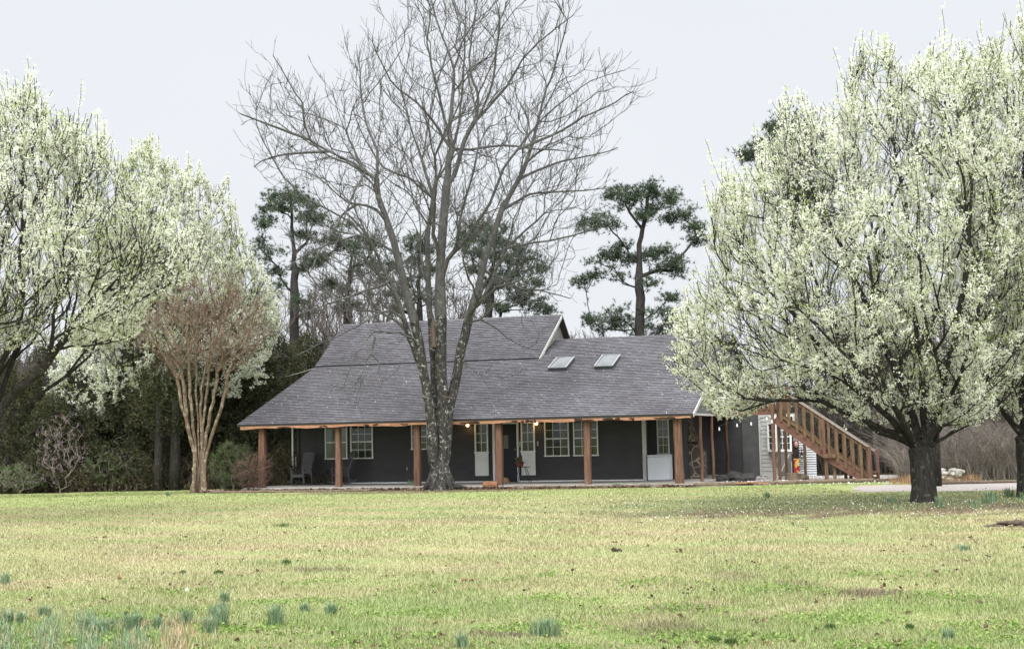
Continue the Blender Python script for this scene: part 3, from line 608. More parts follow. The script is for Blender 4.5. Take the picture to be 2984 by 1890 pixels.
for v, um in ((4.30, 20.97), (5.25, 20.97)):
    mb = MB(); mb.bar(DL(17.86, v, 2.17), DL(19.75, v, SZ(19.75)-.17), .045, .26); mb.bar(DL(19.72, v-.002, SZ(19.72)-.20), DL(20.93, v, .02), .045, .28); mb.build('stringer', M['redbeam'], deck)
for k in range(1, 13):
    u = 17.86+k*.24; z = SZ(u); 
    if z > .1: dbox('tread', M['decking'], (u-.15, u+.13, 4.33, 5.22, z-.04, z))
for v in (4.24, 5.31):
    mb = MB(); mb.bar(DL(18.0, v, SZ(18.0)+1.02), DL(21.25, v, SZ(21.25)+1.20), .14, .035); mb.build('handrail', simple('bleached_rail', (.34, .30, .26), (.20, .17, .14), .8, 3, (.6, 5, 5)), deck)
    mb = MB(); mb.bar(DL(18.0, v+.02, SZ(18.0)+.93), DL(21.2, v+.02, SZ(21.2)+1.11), .035, .12); mb.build('rail_board', M['decking'], deck)
    mb = MB(); mb.bar(DL(18.0, v+.03, SZ(18.0)+.10), DL(21.1, v+.03, SZ(21.1)+.16), .035, .09); mb.build('lower_rail', M['decking'], deck)
rr = random.Random(4)
for v in (4.22, 5.33):
    u = 18.1 if v < 5 else 18.235
    while u < 21.0:
        if abs(u-19.55) > .09: dbox('baluster', M['decking'], (u-.045, u+.045, v-.014, v+.014, SZ(u)-.06-rr.uniform(0, .1), SZ(u)+.97+(u-18)*.05))
        u += .27
dbox('newel_post', M['cedar'], (19.50, 19.60, 4.14, 4.24, .93, 2.13), bevel=.005)
dbox('newel_post', M['cedar'], (21.03, 21.14, 4.15, 4.26, 0, 1.15), bevel=.005)
dbox('newel_post', M['cedar'], (21.24, 21.34, 5.2, 5.3, 0, 1.06), bevel=.005)
dbox('ledger_block', M['decking'], (19.50, 19.93, 4.12, 4.25, .78, .92), bevel=.005)
for u, v in ((19.60, 4.30), (19.86, 4.45), (20.2, 4.9), (20.35, 5.2), (19.5, 5.2)): dbox('support_leg', M['decking'], (u-.055, u+.055, v-.05, v+.05, 0, .80), bevel=.005)
dbox('bottom_step', M['decking'], (20.9, 21.25, 4.33, 5.2, .02, .10), (20.95, 21.28, 4.4, 5.2, .22, .27))
# string lights from porch to deck corner
mb = MB(); pts = [Vector(HW(15.9, 3.9, 1.95)), Vector(HW(16.3, 4.15, 2.10)), Vector(HW(16.8, 4.15, 2.08)), Vector(HW(17.3, 4.18, 2.16)), Vector(HW(17.62, 4.2, 2.28)), Vector(HW(17.82, 4.15, 2.10))]
mb.tube(pts, .009, 5); sl = mb.build('string_lights', M['black']); tag(sl, 'sagging black string light cable hung under the deck beam', 'string lights')
for p in (HW(15.95, 3.92, 1.88), HW(16.55, 4.15, 2.0), HW(17.05, 4.16, 2.04), HW(17.6, 4.2, 2.20), HW(17.78, 4.15, 2.1)):
    mb = MB(); mb.lathe([(.012, .05), (.02, .02), (.033, -.03), (.028, -.07), (.004, -.09)], 8, p); mb.build('bulb', M['white'], sl, smooth=True)
# wooden totem with painted figure, and hand wheel
tp = empty('painted_totem', HW(17.95, 9.1, 0), HA); tag(tp, 'brown wooden pole with a pink carved face and red and yellow painted base', 'totem pole')
mb = MB(); mb.box(-.07, .0, -.05, .05, 0, 2.3); mb.build('pole', M['barkedge'], tp); mb = MB(); mb.box(.01, .20, -.03, .05, 0, 1.35); mb.build('board', M['barkedge'], tp)
mb = MB(); mb.blob((.11, -.06, 1.22), (.075, .07, .13), 5, rough=.08); mb.build('face', simple('pink_paint', (.50, .27, .23), (.34, .17, .14), .7, 9), tp, smooth=True)
def paintmat():
    m, n, b = newmat('red_yellow_paint'); t = n.nodes.new('ShaderNodeTexCoord'); nz_ = node(n, 'ShaderNodeTexNoise', Scale=5.0, Detail=1.0); n.links.new(t.outputs['Object'], nz_.inputs['Vector'])
    r = ramp_node(n, nz_.outputs[0], [(0.40, (.30, .02, .025)), (0.47, (.35, .03, .03)), (.50, (.55, .38, .04)), (.58, (.45, .42, .36))]); r.color_ramp.interpolation = 'CONSTANT'
    n.links.new(r.outputs[0], b.inputs['Base Color']); return m
mb = MB(); mb.box(0.0, .22, -.10, -.035, .03, .68); mb.build('painted_board', paintmat(), tp, bevel=.01)
wh = MB(); R_ = .16
wh.tube([(R_*math.cos(a), 0, R_*math.sin(a)) for a in [2*math.pi*k/20 for k in range(21)]], .022, 6)
for k in range(5): a = 2*math.pi*k/5+.3; wh.tube([(0, 0, 0), (R_*1.25*math.cos(a), 0, R_*1.25*math.sin(a))], .018, 5)
wh.blob((0, 0, 0), (.05, .04, .05), 1, rough=0)
o = wh.build('hand_wheel', M['black']); o.location = HW(18.27, 9.0, .86); o.rotation_euler = (0, 0, HA); tag(o, 'black spoked iron hand wheel beside the totem pole', 'wheel')
o = None

# ================================================================== PORCH OBJECTS
def rocker(name, label, u, v, rz):
    r = empty(name, HW(u, v, .10), HA+rz); tag(r, label, 'rocking chair', 'rocking chairs on the porch')
    m = M['chair']     # chair faces -Y
    for s_ in (-1, 1):
        mb = MB(); pts = [(s_*.28, -.48+.098*k, .028+.0105*(k-4.6)**2*.45) for k in range(11)]; mb.tube(pts, .024, 6); mb.build('rocker_rail', m, r)
        mb = MB(); mb.bar((s_*.29, -.27, .05), (s_*.29, -.30, .60), .06, .045); mb.build('leg', m, r)
        mb = MB(); mb.bar((s_*.28, .22, .05), (s_*.29, .16, .60), .05, .045); mb.build('leg', m, r)
        mb = MB(); mb.box(s_*.31-.055, s_*.31+.055, -.36, .22, .60, .63); mb.build('armrest', m, r, bevel=.01)
    mb = MB()
    for k in range(6): mb.box(-.26, .26, -.29+k*.085, -.215+k*.085, .385-.012*k, .405-.012*k)
    mb.box(-.27, .27, -.31, -.29, .30, .40); mb.build('seat', m, r)
    mb = MB()
    for s_ in (-1, 1): mb.bar((s_*.235, .15, .30), (s_*.25, .42, 1.14), .035, .04)
    for k in range(8):
        z = .42+k*.098; y = .175+(z-.42)*.30; h = .082
        mb.add([(-.24, y-.01, z), (.24, y-.01, z), (.245, y+.016, z+h), (-.245, y+.016, z+h), (-.24, y+.01, z), (.24, y+.01, z), (.245, y+.036, z+h), (-.245, y+.036, z+h)], [(0, 1, 2, 3), (7, 6, 5, 4), (0, 4, 5, 1), (3, 2, 6, 7), (1, 5, 6, 2), (0, 3, 7, 4)])
    mb.add([(-.25, .395, 1.10), (.25, .395, 1.10), (.2, .43, 1.20), (0, .435, 1.225), (-.2, .43, 1.20), (-.25, .42, 1.09), (.25, .42, 1.09), (.2, .455, 1.19), (0, .46, 1.215), (-.2, .455, 1.19)], [(0, 1, 2, 3, 4), (9, 8, 7, 6, 5), (1, 6, 7, 2), (2, 7, 8, 3), (3, 8, 9, 4), (4, 9, 5, 0), (0, 5, 6, 1)])
    mb.build('backrest', m, r)
    return r
rocker('rocking_chair', 'dark slatted rocking chair left of the second cedar post facing the lawn', .45, 2.35, rad(-14))
rocker('rocking_chair', 'dark rocking chair partly behind the second cedar post, turned sideways', 2.05, 2.35, rad(-52))
# freezer
fz = empty('chest_freezer', HW(13.93, 3.0, .10), HA); tag(fz, 'white boxy appliance standing beside the pale corner post', 'freezer')
mb = MB(); mb.box(-.385, .385, -.12, .5, .02, .83); mb.build('cabinet', M['fridge'], fz, bevel=.012)
mb = MB(); mb.box(-.39, .39, -.125, .505, .842, .90); mb.build('lid', M['fridge'], fz, bevel=.012)
mb = MB(); mb.box(.17, .21, -.13, -.121, .76, .775); mb.build('latch', M['metal'], fz)
# plant stand and potted plant
ps = empty('plant_stand', HW(8.98, 2.6, .10), HA); tag(ps, 'small black metal stand in front of the right sidelight', 'plant stand')
mb = MB(); mb.box(-.30, .30, -.14, .14, .545, .565); mb.build('top', M['black'], ps)
for s_ in (-1, 1):
    for q in (-1, 1): mb = MB(); mb.tube([(s_*.10+.05, q*.10, .55), (s_*.26+.08, q*.13, .0)], .012, 6); mb.build('leg', M['black'], ps)
pp = empty('potted_plant', HW(8.92, 2.6, .668), HA); tag(pp, 'dark red planter with a spiky succulent on the black stand', 'potted plant')
mb = MB(); mb.lathe([(.115, 0), (.15, .13), (.165, .13), (.165, .17), (.15, .17), (.145, .15), (.0, .15)], 14); mb.build('pot', M['terra'], pp, smooth=False)
mb = MB(); rr = random.Random(2)
for k in range(26):
    a = rr.uniform(0, 6.28); r_ = rr.uniform(.03, .11); h = rr.uniform(.12, .26); t = rr.uniform(0, .1)
    mb.tube([(r_*math.cos(a), r_*math.sin(a), .15), ((r_+t*.4)*math.cos(a), (r_+t*.4)*math.sin(a), .15+h*.6), ((r_+t)*math.cos(a), (r_+t)*math.sin(a), .15+h)], [.018, .016, .004], 5)
mb.build('plant', simple('succulent', (.14, .15, .08), (.09, .08, .05), .7, 12), pp)
# log seat by the post
lg = empty('log_round', HW(8.87, -.62, .0), HA+rad(8)); tag(lg, 'short reddish split log lying against the fourth cedar post', 'log')
mb = MB(); mb.tube([(-.25, 0, .13), (-.23, 0, .13), (0, .01, .135), (.23, 0, .125), (.25, 0, .125)], [.11, .128, .13, .122, .105], 12); mb.build('log_body', M['log'], lg, smooth=False)
# cat
def cat():
    import bmesh
    mb = MB()
    mb.blob((.02, 0, .085), (.115, .085, .085), 1, rough=.03, sub=3); mb.blob((-.05, 0, .085), (.065, .065, .08), 2, rough=.02, sub=3)
    mb.blob((-.105, -.01, .150), (.045, .042, .040), 3, rough=.02, sub=3); mb.blob((-.140, -.015, .138), (.02, .022, .018), 3, rough=.0, sub=2)
    for s_ in (-1, 1):
        mb.tube([(-.10, s_*.024-.008, .17), (-.102, s_*.030-.008, .205)], [.018, .004], 6)
        mb.tube([(-.07, s_*.03, .08), (-.105, s_*.032, .02), (-.14, s_*.032, .012)], [.026, .018, .014], 8)
        mb.blob((.07, s_*.06, .05), (.06, .035, .05), 4, rough=.02, sub=2)
    mb.tube([(.12, 0, .05), (.135, -.06, .025), (.08, -.105, .02), (-.02, -.115, .02), (-.07, -.10, .018)], [.024, .02, .018, .016, .010], 8)
    o_ = mb.build('tmp', None); md = o_.modifiers.new('r', 'REMESH'); md.mode = 'VOXEL'; md.voxel_size = .006
    md2 = o_.modifiers.new('s', 'SMOOTH'); md2.iterations = 4
    dg = bpy.context.evaluated_depsgraph_get(); me = bpy.data.meshes.new_from_object(o_.evaluated_get(dg)); bpy.data.objects.remove(o_)
    m, n, b = newmat('orange_tabby_fur'); t = n.nodes.new('ShaderNodeTexCoord'); wv = node(n, 'ShaderNodeTexWave', Scale=9.0, Distortion=4.0); n.links.new(t.outputs['Object'], wv.inputs['Vector'])
    r = ramp_node(n, wv.outputs['Fac'], [(0.3, (.30, .16, .09)), (.7, (.42, .26, .16))]); sp_ = n.nodes.new('ShaderNodeSeparateXYZ'); n.links.new(t.outputs['Object'], sp_.inputs[0])
    mk = node(n, 'ShaderNodeMapRange'); mk.inputs['From Min'].default_value = -.075; mk.inputs['From Max'].default_value = -.10; n.links.new(sp_.outputs['X'], mk.inputs['Value'])
    mk2 = node(n, 'ShaderNodeMapRange'); mk2.inputs['From Min'].default_value = .155; mk2.inputs['From Max'].default_value = .14; n.links.new(sp_.outputs['Z'], mk2.inputs['Value'])
    ml = node(n, 'ShaderNodeMath', operation='MULTIPLY'); n.links.new(mk.outputs[0], ml.inputs[0]); n.links.new(mk2.outputs[0], ml.inputs[1])
    mx_ = node(n, 'ShaderNodeMix', data_type='RGBA'); mx_.inputs['B'].default_value = (.62, .55, .48, 1); n.links.new(ml.outputs[0], mx_.inputs['Factor']); n.links.new(r.outputs[0], mx_.inputs['A']); n.links.new(mx_.outputs['Result'], b.inputs['Base Color'])
    b.inputs['Roughness'].default_value = .9
    o_ = link('cat', me, m, None, True); o_.location = HW(8.44, 2.3, .10); o_.rotation_euler = (0, 0, HA+rad(35)); o_.scale = (1.15, 1.15, 1.15)
    tag(o_, 'small orange and white cat crouching in front of the dark front door', 'cat')
    mb = MB()
    for s_ in (-1, 1): mb.blob((-.1375, s_*.017-.013, .156), (.006, .005, .006), 1, rough=0, sub=1)
    mb.build('eyes', M['black'], o_)
cat()
# ---- bed in front of the porch: timber and stone edging, small stones, loose planks
mb = MB(); slab_ = simple('leaf_mulch', (.11, .065, .045), (.045, .03, .022), .95, 30, bump=.02, c3=(.20, .13, .09))
pts = [HW(u, v)[:2] for u, v in [(-1.9, -.30), (-.6, -.40), (5.0, -.44), (9, -.44), (15.7, -.44), (16, -.2), (16, -.9), (12, -.95), (9.3, -.95), (6.0, -1.6), (3.0, -2.1), (-.5, -2.1), (-2.4, -1.3)]]
sheet('mulch_bed', wavy(pts, .05, .4, 3), .004, slab_)
pts = [HW(u, v)[:2] for u, v in [(15.76, 9.4), (15.76, -.3), (17, .2), (21.8, 2.4), (26, 3.2), (26, 9), (21, 9.4)]]
sheet('gravel_path', wavy(pts, .06, .5, 4), .008, M['gravel'])
def log_edge(name, label, pts, r_, mat_='timber', group=None):
    mb = MB(); mb.tube(pts, r_, 8); o_ = mb.build(name, M[mat_]); return tag(o_, label, 'timber edging', group)
def jline(p, q, n_, amp, seed):
    rr = random.Random(seed); return [tuple(p[i]+(q[i]-p[i])*k/n_+rr.uniform(-amp, amp)*(1 if i < 2 else .4) for i in range(3)) for k in range(n_+1)]
log_edge('timber_edging', 'weathered log edging between the leafy bed and lawn near the left porch post', jline(HW(-.9, -2.1, .035), HW(5.0, -1.9, .035), 14, .03, 1), .045)
log_edge('timber_edging', 'weathered log edging along the porch slab right of the fourth cedar post', jline(HW(9.6, -.75, .05), HW(13.6, -.72, .04), 12, .04, 2), .06)
log_edge('timber_edging', 'long timber edging running from the last big cedar post past the stairs', jline(HW(13.9, -.8, .04), HW(21.3, 2.0, .06), 20, .03, 3), .07)
log_edge('timber_edging', 'timber edging bordering the gravel at the right behind the blossom tree', jline(HW(21.4, 2.05, .06), HW(24.8, 4.6, .05), 10, .03, 4), .06)
log_edge('timber_edging', 'thin timber edging beyond the gravel near the far right trunk', jline((13.0, 44.0, .05), (19.5, 44.6, .05), 12, .03, 5), .05)
rr = random.Random(11)
LOC = [('pale flat stone on the porch bed just right of the log', 10.0, -.9, .16), ('round brown stone at the left end of the porch bed', -1.2, -.95, .14), ('dark stone at the foot of the first cedar post', -.35, -.75, .13),
       ('brown stone lying below the white freezer', 14.2, -.7, .20), ('rough reddish stone in the bed left of the last big post', 14.55, -.85, .15)]
for k, (lb, u, v, s_) in enumerate(LOC):
    mb = MB(); mb.blob((0, 0, s_*.25), (s_, s_*.7, s_*.45), k+3, rough=.3); o_ = mb.build('stone', M['stone']); o_.location = HW(u, v); tag(o_, lb, 'stone', 'stones along the porch bed')
for k, (u, v, s_, lb) in enumerate([(15.95, 4.3, .22, 'dark rock under the deck nearest the thin porch posts'), (16.35, 4.5, .30, 'largest dark rock in the pile under the deck'), (16.85, 4.4, .26, 'dark rock at the right end of the pile under the deck'), (16.6, 4.0, .15, 'small dark rock in front of the pile under the deck')]):
    mb = MB(); mb.blob((0, 0, s_*.45), (s_*1.2, s_, s_*.75), k+13, rough=.3); o_ = mb.build('rock', M['rock_dark']); o_.location = HW(u, v); tag(o_, lb, 'rock', 'dark rocks piled under the deck')
mb = MB(); mb.tube([(0, 0, 0), (0, 0, .08), (0, 0, .24), (0, 0, .26)], [.30, .28, .25, .2], 12); mb.blob((.38, .05, .08), (.22, .18, .14), 4, rough=.3)
o_ = mb.build('tree_stump', M['timber']); o_.location = HW(18.35, 4.9); tag(o_, 'low brown tree stump on the gravel under the stairs', 'stump')
mb = MB(); mb.bar((-.7, -.1, .06), (.2, .0, .08), .16, .03); o_ = mb.build('plank', M['cedar_beam']); o_.location = HW(17.2, -.0+.4); o_.rotation_euler = (0, 0, HA); tag(o_, 'pale orange board lying on the timber edging below the deck post', 'plank')
mb = MB(); mb.bar((-.35, .1, .10), (.35, -.12, .05), .14, .03); o_ = mb.build('plank', M['cedar_beam']); o_.location = HW(17.75, .35); o_.rotation_euler = (0, 0, HA); tag(o_, 'short tilted orange board right of the longer one on the edging', 'plank')
for k, (x, lb) in enumerate([(612, 'tan brick lying beside the crape myrtle trunk'), (640, 'greenish tan brick right of the other brick by the crape myrtle')]):
    p = at(x, 1426, 51.0); mb = MB(); mb.box(-.17, .17, -.09, .09, 0, .085); o_ = mb.build('brick', simple('tan_block', (.36, .26, .17), (.24, .19, .11), .9, 8), bevel=.01); o_.location = (p[0], p[1], 0); o_.rotation_euler = (0, 0, .2-k*.3); tag(o_, lb, 'brick')
#PART2
# ================================================================== TREES
class Tree:
    """branch graph: every node has a parent with a lower index"""
    def __init__(s, seed, cap=60000):
        s.r = np.random.default_rng(seed); s.P = np.zeros((cap, 3)); s.D = np.zeros((cap, 3)); s.par = np.full(cap, -1); s.len = np.zeros(cap); s.n = 0; s.cap = cap; s.ok = np.ones(cap, bool); s.mr = np.zeros(cap)
    def node(s, p, par):
        i = s.n; s.P[i] = p; s.par[i] = par
        if par >= 0:
            d = s.P[i]-s.P[par]; l = np.linalg.norm(d)+1e-9; s.D[i] = d/l; s.len[i] = s.len[par]+l
        else: s.D[i] = (0, 0, 1)
        s.n += 1; return i
    def chain(s, pts, par=None, seg=.5, wob=.0, r0=0):
        """smooth limb through the given points; par = node index or None (new root)"""
        pts = [np.asarray(p, float) for p in pts]
        if par is None: i = s.node(pts[0], -1); pts_ = pts
        else: i = par; pts_ = [s.P[par].copy()]+pts
        ids = [i]; n_ = len(pts_)
        for k in range(n_-1):
            p0 = pts_[max(k-1, 0)]; p1 = pts_[k]; p2 = pts_[k+1]; p3 = pts_[min(k+2, n_-1)]
            m_ = max(1, int(round(np.linalg.norm(p2-p1)/seg)))
            for q in range(1, m_+1):
                t = q/m_; c = .5*((2*p1)+(-p0+p2)*t+(2*p0-5*p1+4*p2-p3)*t*t+(-p0+3*p1-3*p2+p3)*t**3)
                c = c+s.r.normal(0, wob, 3); i = s.node(c, i); ids.append(i)
        for k, j in enumerate(ids[1:]): s.mr[j] = r0*(1-.8*k/len(ids))
        return ids
    def nearest(s, p): return int(np.argmin(np.linalg.norm(s.P[:s.n]-np.asarray(p), axis=1)))
    def attach(s, T, seg=.35, up=.3, wob=.03, ang=.8, base=None, lw=.0, minlen=0.0, back=.35):
        T = np.asarray(T); base = s.P[0] if base is None else np.asarray(base)
        T = T[np.argsort(np.linalg.norm(T-base, axis=1))]
        for t in T:
            n_ = s.n
            if n_ > s.cap-60: break
            v = t-s.P[:n_]; d = np.linalg.norm(v, axis=1)+1e-9; co = (v*s.D[:n_]).sum(1)/d
            c = d*(1+ang*(1-co)) + lw*s.len[:n_]; c[s.len[:n_] < minlen] = 1e9; c[~s.ok[:n_]] = 1e9
            i = int(np.argmin(c)); d_ = d[i]
            if d_ < seg*.5: continue
            dt = v[i]/d_; d0 = s.D[i]; p0 = s.P[i].copy()
            c1 = p0+(d0*back+dt*(1-back))*d_*.4; e_ = dt+np.array([0, 0, up]); e_ /= np.linalg.norm(e_); c2 = t-e_*d_*.35
            m_ = max(2, int(round(d_/seg))); j = i
            for q in range(1, m_+1):
                a = q/m_; p = (1-a)**3*p0+3*(1-a)**2*a*c1+3*(1-a)*a*a*c2+a**3*t
                j = s.node(p+s.r.normal(0, wob*min(1, d_), 3), j)
    def sprout(s, n_, L_, up=.5, spread=.7, seg=3, rmax=.02, curl=.3, sel=None):
        """many fine twigs at once on the thin branches"""
        R_ = s.radii(); ids = np.where((R_[:s.n] < rmax) & (s.par[:s.n] >= 0))[0] if sel is None else sel
        if len(ids) == 0: return
        i = s.r.choice(ids, n_); L1 = L_*s.r.uniform(.45, 1.25, n_)[:, None]
        rnd = s.r.normal(size=(n_, 3)); d = s.D[i]*.7+rnd*spread*.6+np.array([0, 0, up])*.5; d /= np.linalg.norm(d, axis=1)[:, None]
        p = s.P[i].copy(); par = i.copy()
        for q in range(seg):
            if s.n+n_ > s.cap: return
            d = d+np.array([0, 0, up*curl])+s.r.normal(0, .10, (n_, 3)); d /= np.linalg.norm(d, axis=1)[:, None]
            p = p+d*L1/seg; k = np.arange(s.n, s.n+n_); s.P[k] = p; s.D[k] = d; s.par[k] = par; s.len[k] = s.len[par]+L1[:, 0]/seg; s.n += n_; par = k
    def radii(s, rt=.004, rb=None, e=None):
        n_ = s.n; rt = getattr(s, 'rt', rt); rb = getattr(s, 'rb', .2)
        ch = np.bincount(s.par[1:n_][s.par[1:n_] >= 0], minlength=n_); nt_ = int((ch == 0).sum())
        e = max(1.7, math.log(max(nt_, 3))/math.log(rb/rt)) if e is None else e
        a = np.zeros(n_); a[ch == 0] = 1.0
        al = a.tolist(); pl = s.par[:n_].tolist()
        for i in range(n_-1, 0, -1):
            p = pl[i]
            if p >= 0: al[p] += al[i]
        s.w = np.array(al); return np.maximum(rt+(rb-rt)*(s.w/s.w.max())**getattr(s, 'g', .56), s.mr[:n_])
    def mesh(s, name, m, parent=None, origin=(0, 0, 0), flare=0.0, rsc=1.0, rmin=0.0):
        R_ = s.radii()*rsc; n_ = s.n; idx = np.where(s.par[:n_] >= 0)[0]; par = s.par[idx]
        R_ = np.maximum(R_, rmin)
        if flare: R_ = R_*(1+flare*np.exp(-s.len[:n_]/.25))
        best = {}; main = np.zeros(n_, bool)
        order = idx[np.argsort(s.w[idx])]; bl = np.full(n_, -1); bl[s.par[order]] = order; main[bl[bl >= 0]] = True
        org = np.asarray(origin); VV = []; FF = []; off = 0
        cont = main[idx]; A = s.P[par]-org; B = s.P[idx]-org; rB = R_[idx]; rA = np.where(cont, R_[par], np.minimum(R_[par], R_[idx]*1.25))
        dB = s.D[idx]; dA = np.where(cont[:, None] & (s.par[par] >= 0)[:, None], s.D[par], dB)
        def frame(d):
            ref = np.tile([1., .13, 0.], (len(d), 1)); ref[np.abs(d[:, 0]) > .9] = (0, 1., .1)
            x = np.cross(d, ref); x /= np.linalg.norm(x, axis=1)[:, None]; return x, np.cross(d, x)
        for lo, hi, k in ((.05, 9, 10), (.012, .05, 5), (0, .012, 3)):
            q = (rB >= lo) & (rB < hi)
            if not q.any(): continue
            a = 2*np.pi*np.arange(k)/k; ca, sa = np.cos(a), np.sin(a)
            rings = []
            for P_, d_, r_ in ((A[q], dA[q], rA[q]), (B[q], dB[q], rB[q])):
                x, y = frame(d_); lump = 1 if k < 10 else 1+.07*np.sin(3*a[None, :]+P_[:, 2:3]*2.3)
                rings.append(P_[:, None, :]+(x[:, None, :]*ca[None, :, None]+y[:, None, :]*sa[None, :, None])*(r_[:, None]*lump)[..., None])
            V = np.concatenate(rings, 1).reshape(-1, 3); m_ = int(q.sum()); b = (np.arange(m_)*2*k)[:, None]+off; j = np.arange(k); j2 = (j+1) % k
            F = np.stack([b+j, b+j2, b+k+j2, b+k+j], -1).reshape(-1, 4); VV.append(V); FF.append(F); off += len(V)
        return npmesh(name, np.concatenate(VV), np.concatenate(FF), 4, m, parent, smooth=True)
def quads(C_, size, seed, flat=0.0, aspect=1.0):
    """one small bent leaf face per centre, random attitude"""
    r = np.random.default_rng(seed); n_ = len(C_); a = r.normal(size=(n_, 3)); a[:, 2] *= (1-flat); a /= np.linalg.norm(a, axis=1)[:, None]
    b = r.normal(size=(n_, 3)); b -= a*(a*b).sum(1)[:, None]; b /= np.linalg.norm(b, axis=1)[:, None]
    if not hasattr(size, '__len__'): size = size*r.uniform(.6, 1.3, n_)
    s_ = size[:, None]*.5; a2 = a*s_; b2 = b*s_*aspect
    V = np.stack([C_-a2, C_-b2*.9+a2*.1, C_+a2, C_+b2*.9+a2*.1], 1).reshape(-1, 3)
    return V, np.arange(len(V)).reshape(-1, 4)
def foliage(name, C_, size, seed, m, parent, origin, tone=None, aspect=.8):
    V, F = quads(C_-np.asarray(origin), size, seed, aspect=aspect); r = np.random.default_rng(seed+5)
    t = r.uniform(0, 1, len(C_)) if tone is None else np.clip(tone+r.normal(0, .08, len(C_)), 0, 1)
    return npmesh(name, V, F, 4, m, parent, tone=np.repeat(t, 4))
def ell(n_, c, r_, rng, shell=0.0):
    v = rng.normal(size=(n_, 3)); v /= np.linalg.norm(v, axis=1)[:, None]; u = rng.uniform(shell, 1, n_)**(1/3.); return np.asarray(c)+v*u[:, None]*np.asarray(r_)
def inpoly(x, y, poly):
    c = np.zeros(len(x), bool); n_ = len(poly)
    for i in range(n_):
        x1, y1 = poly[i]; x2, y2 = poly[(i+1) % n_]
        if y1 == y2: continue
        q = ((y1 > y) != (y2 > y)) & (x < (x2-x1)*(y-y1)/(y2-y1)+x1); c ^= q
    return c
def atv(x, y, Y):
    d = np.asarray(fwd)[None]+np.asarray(RT)[None]*((x-CX)/F_PX)[:, None]-np.asarray(UP)[None]*((y-CY)/F_PX)[:, None]
    return np.asarray(CAM)[None]+d*(Y/d[:, 1])[:, None]
def inside(P_, poly):
    d = np.asarray(P_)-np.asarray(CAM); z = d@np.asarray(fwd); return inpoly(CX+F_PX*(d@np.asarray(RT))/z, CY-F_PX*(d@np.asarray(UP))/z, poly)
def polytargets(n_, poly, Y, depth, rng):
    """points filling a crown: outline traced at distance Y, given a rounded real depth"""
    xs_ = [p[0] for p in poly]; ys_ = [p[1] for p in poly]; out_ = []; pa = np.array(poly, float)
    x = rng.uniform(min(xs_), max(xs_), n_*6); y = rng.uniform(min(ys_), max(ys_), n_*6); k = inpoly(x, y, poly); x, y = x[k][:n_], y[k][:n_]
    dens = np.concatenate([pa+(np.roll(pa, -1, 0)-pa)*t for t in np.linspace(0, 1, 12, endpoint=False)])
    dd = np.min(np.hypot(x[:, None]-dens[:, 0], y[:, None]-dens[:, 1]), 1); dd = dd/dd.max()
    th = depth*np.sqrt(np.clip(1-(1-dd)**2, .05, 1)); return atv(x, y, Y+rng.uniform(-1, 1, len(x))*th)
M['bark_lichen'] = barkmat('lichen_bark', (.020, .018, .017), (.062, .057, .052), (.34, .36, .31), .545, .63, 7.0)
M['bark_limb'] = barkmat('grey_green_bark', (.050, .048, .047), (.112, .108, .105), (.17, .185, .145), .52, .68, 5.0)
M['bark_black'] = barkmat('black_bark', (.012, .011, .010), (.045, .040, .035), (.15, .165, .12), .57, .66, 7.0)
M['bark_pine'] = barkmat('pine_bark', (.022, .020, .019), (.058, .052, .048), (.09, .085, .08), .6, .7, 5.0)
M['bark_myrtle'] = barkmat('smooth_tan_bark', (.085, .056, .038), (.20, .150, .10), (.32, .28, .22), .52, .60, 5.0)
M['twig_grey'] = simple('grey_brush_twig', (.24, .21, .18), (.12, .10, .085), .9, 2.0)
M['blossom'] = tonemat('white_petals', [(0.0, (.60, .65, .45)), (.4, (.73, .75, .62)), (1, (.86, .86, .79))], .7, .1, .45)
M['young_leaf'] = tonemat('young_leaves', [(0, (.26, .36, .11)), (.5, (.42, .51, .21)), (1, (.58, .64, .34))], .6, .2, .45)
M['needle'] = tonemat('pine_needles', [(0, (.026, .046, .027)), (.5, (.055, .083, .046)), (1, (.11, .14, .075))], .6, .3, .15)
M['cedar_leaf'] = tonemat('juniper_foliage', [(0, (.026, .036, .018)), (.5, (.055, .064, .030)), (1, (.125, .108, .058))], .8, .1, .3)
M['shrub_leaf'] = tonemat('shrub_leaves', [(0, (.04, .075, .02)), (.5, (.075, .13, .035)), (1, (.13, .19, .06))], .7, .2, .2)
M['red_twig'] = simple('red_brown_twig', (.17, .105, .08), (.10, .062, .05), .9, 3)

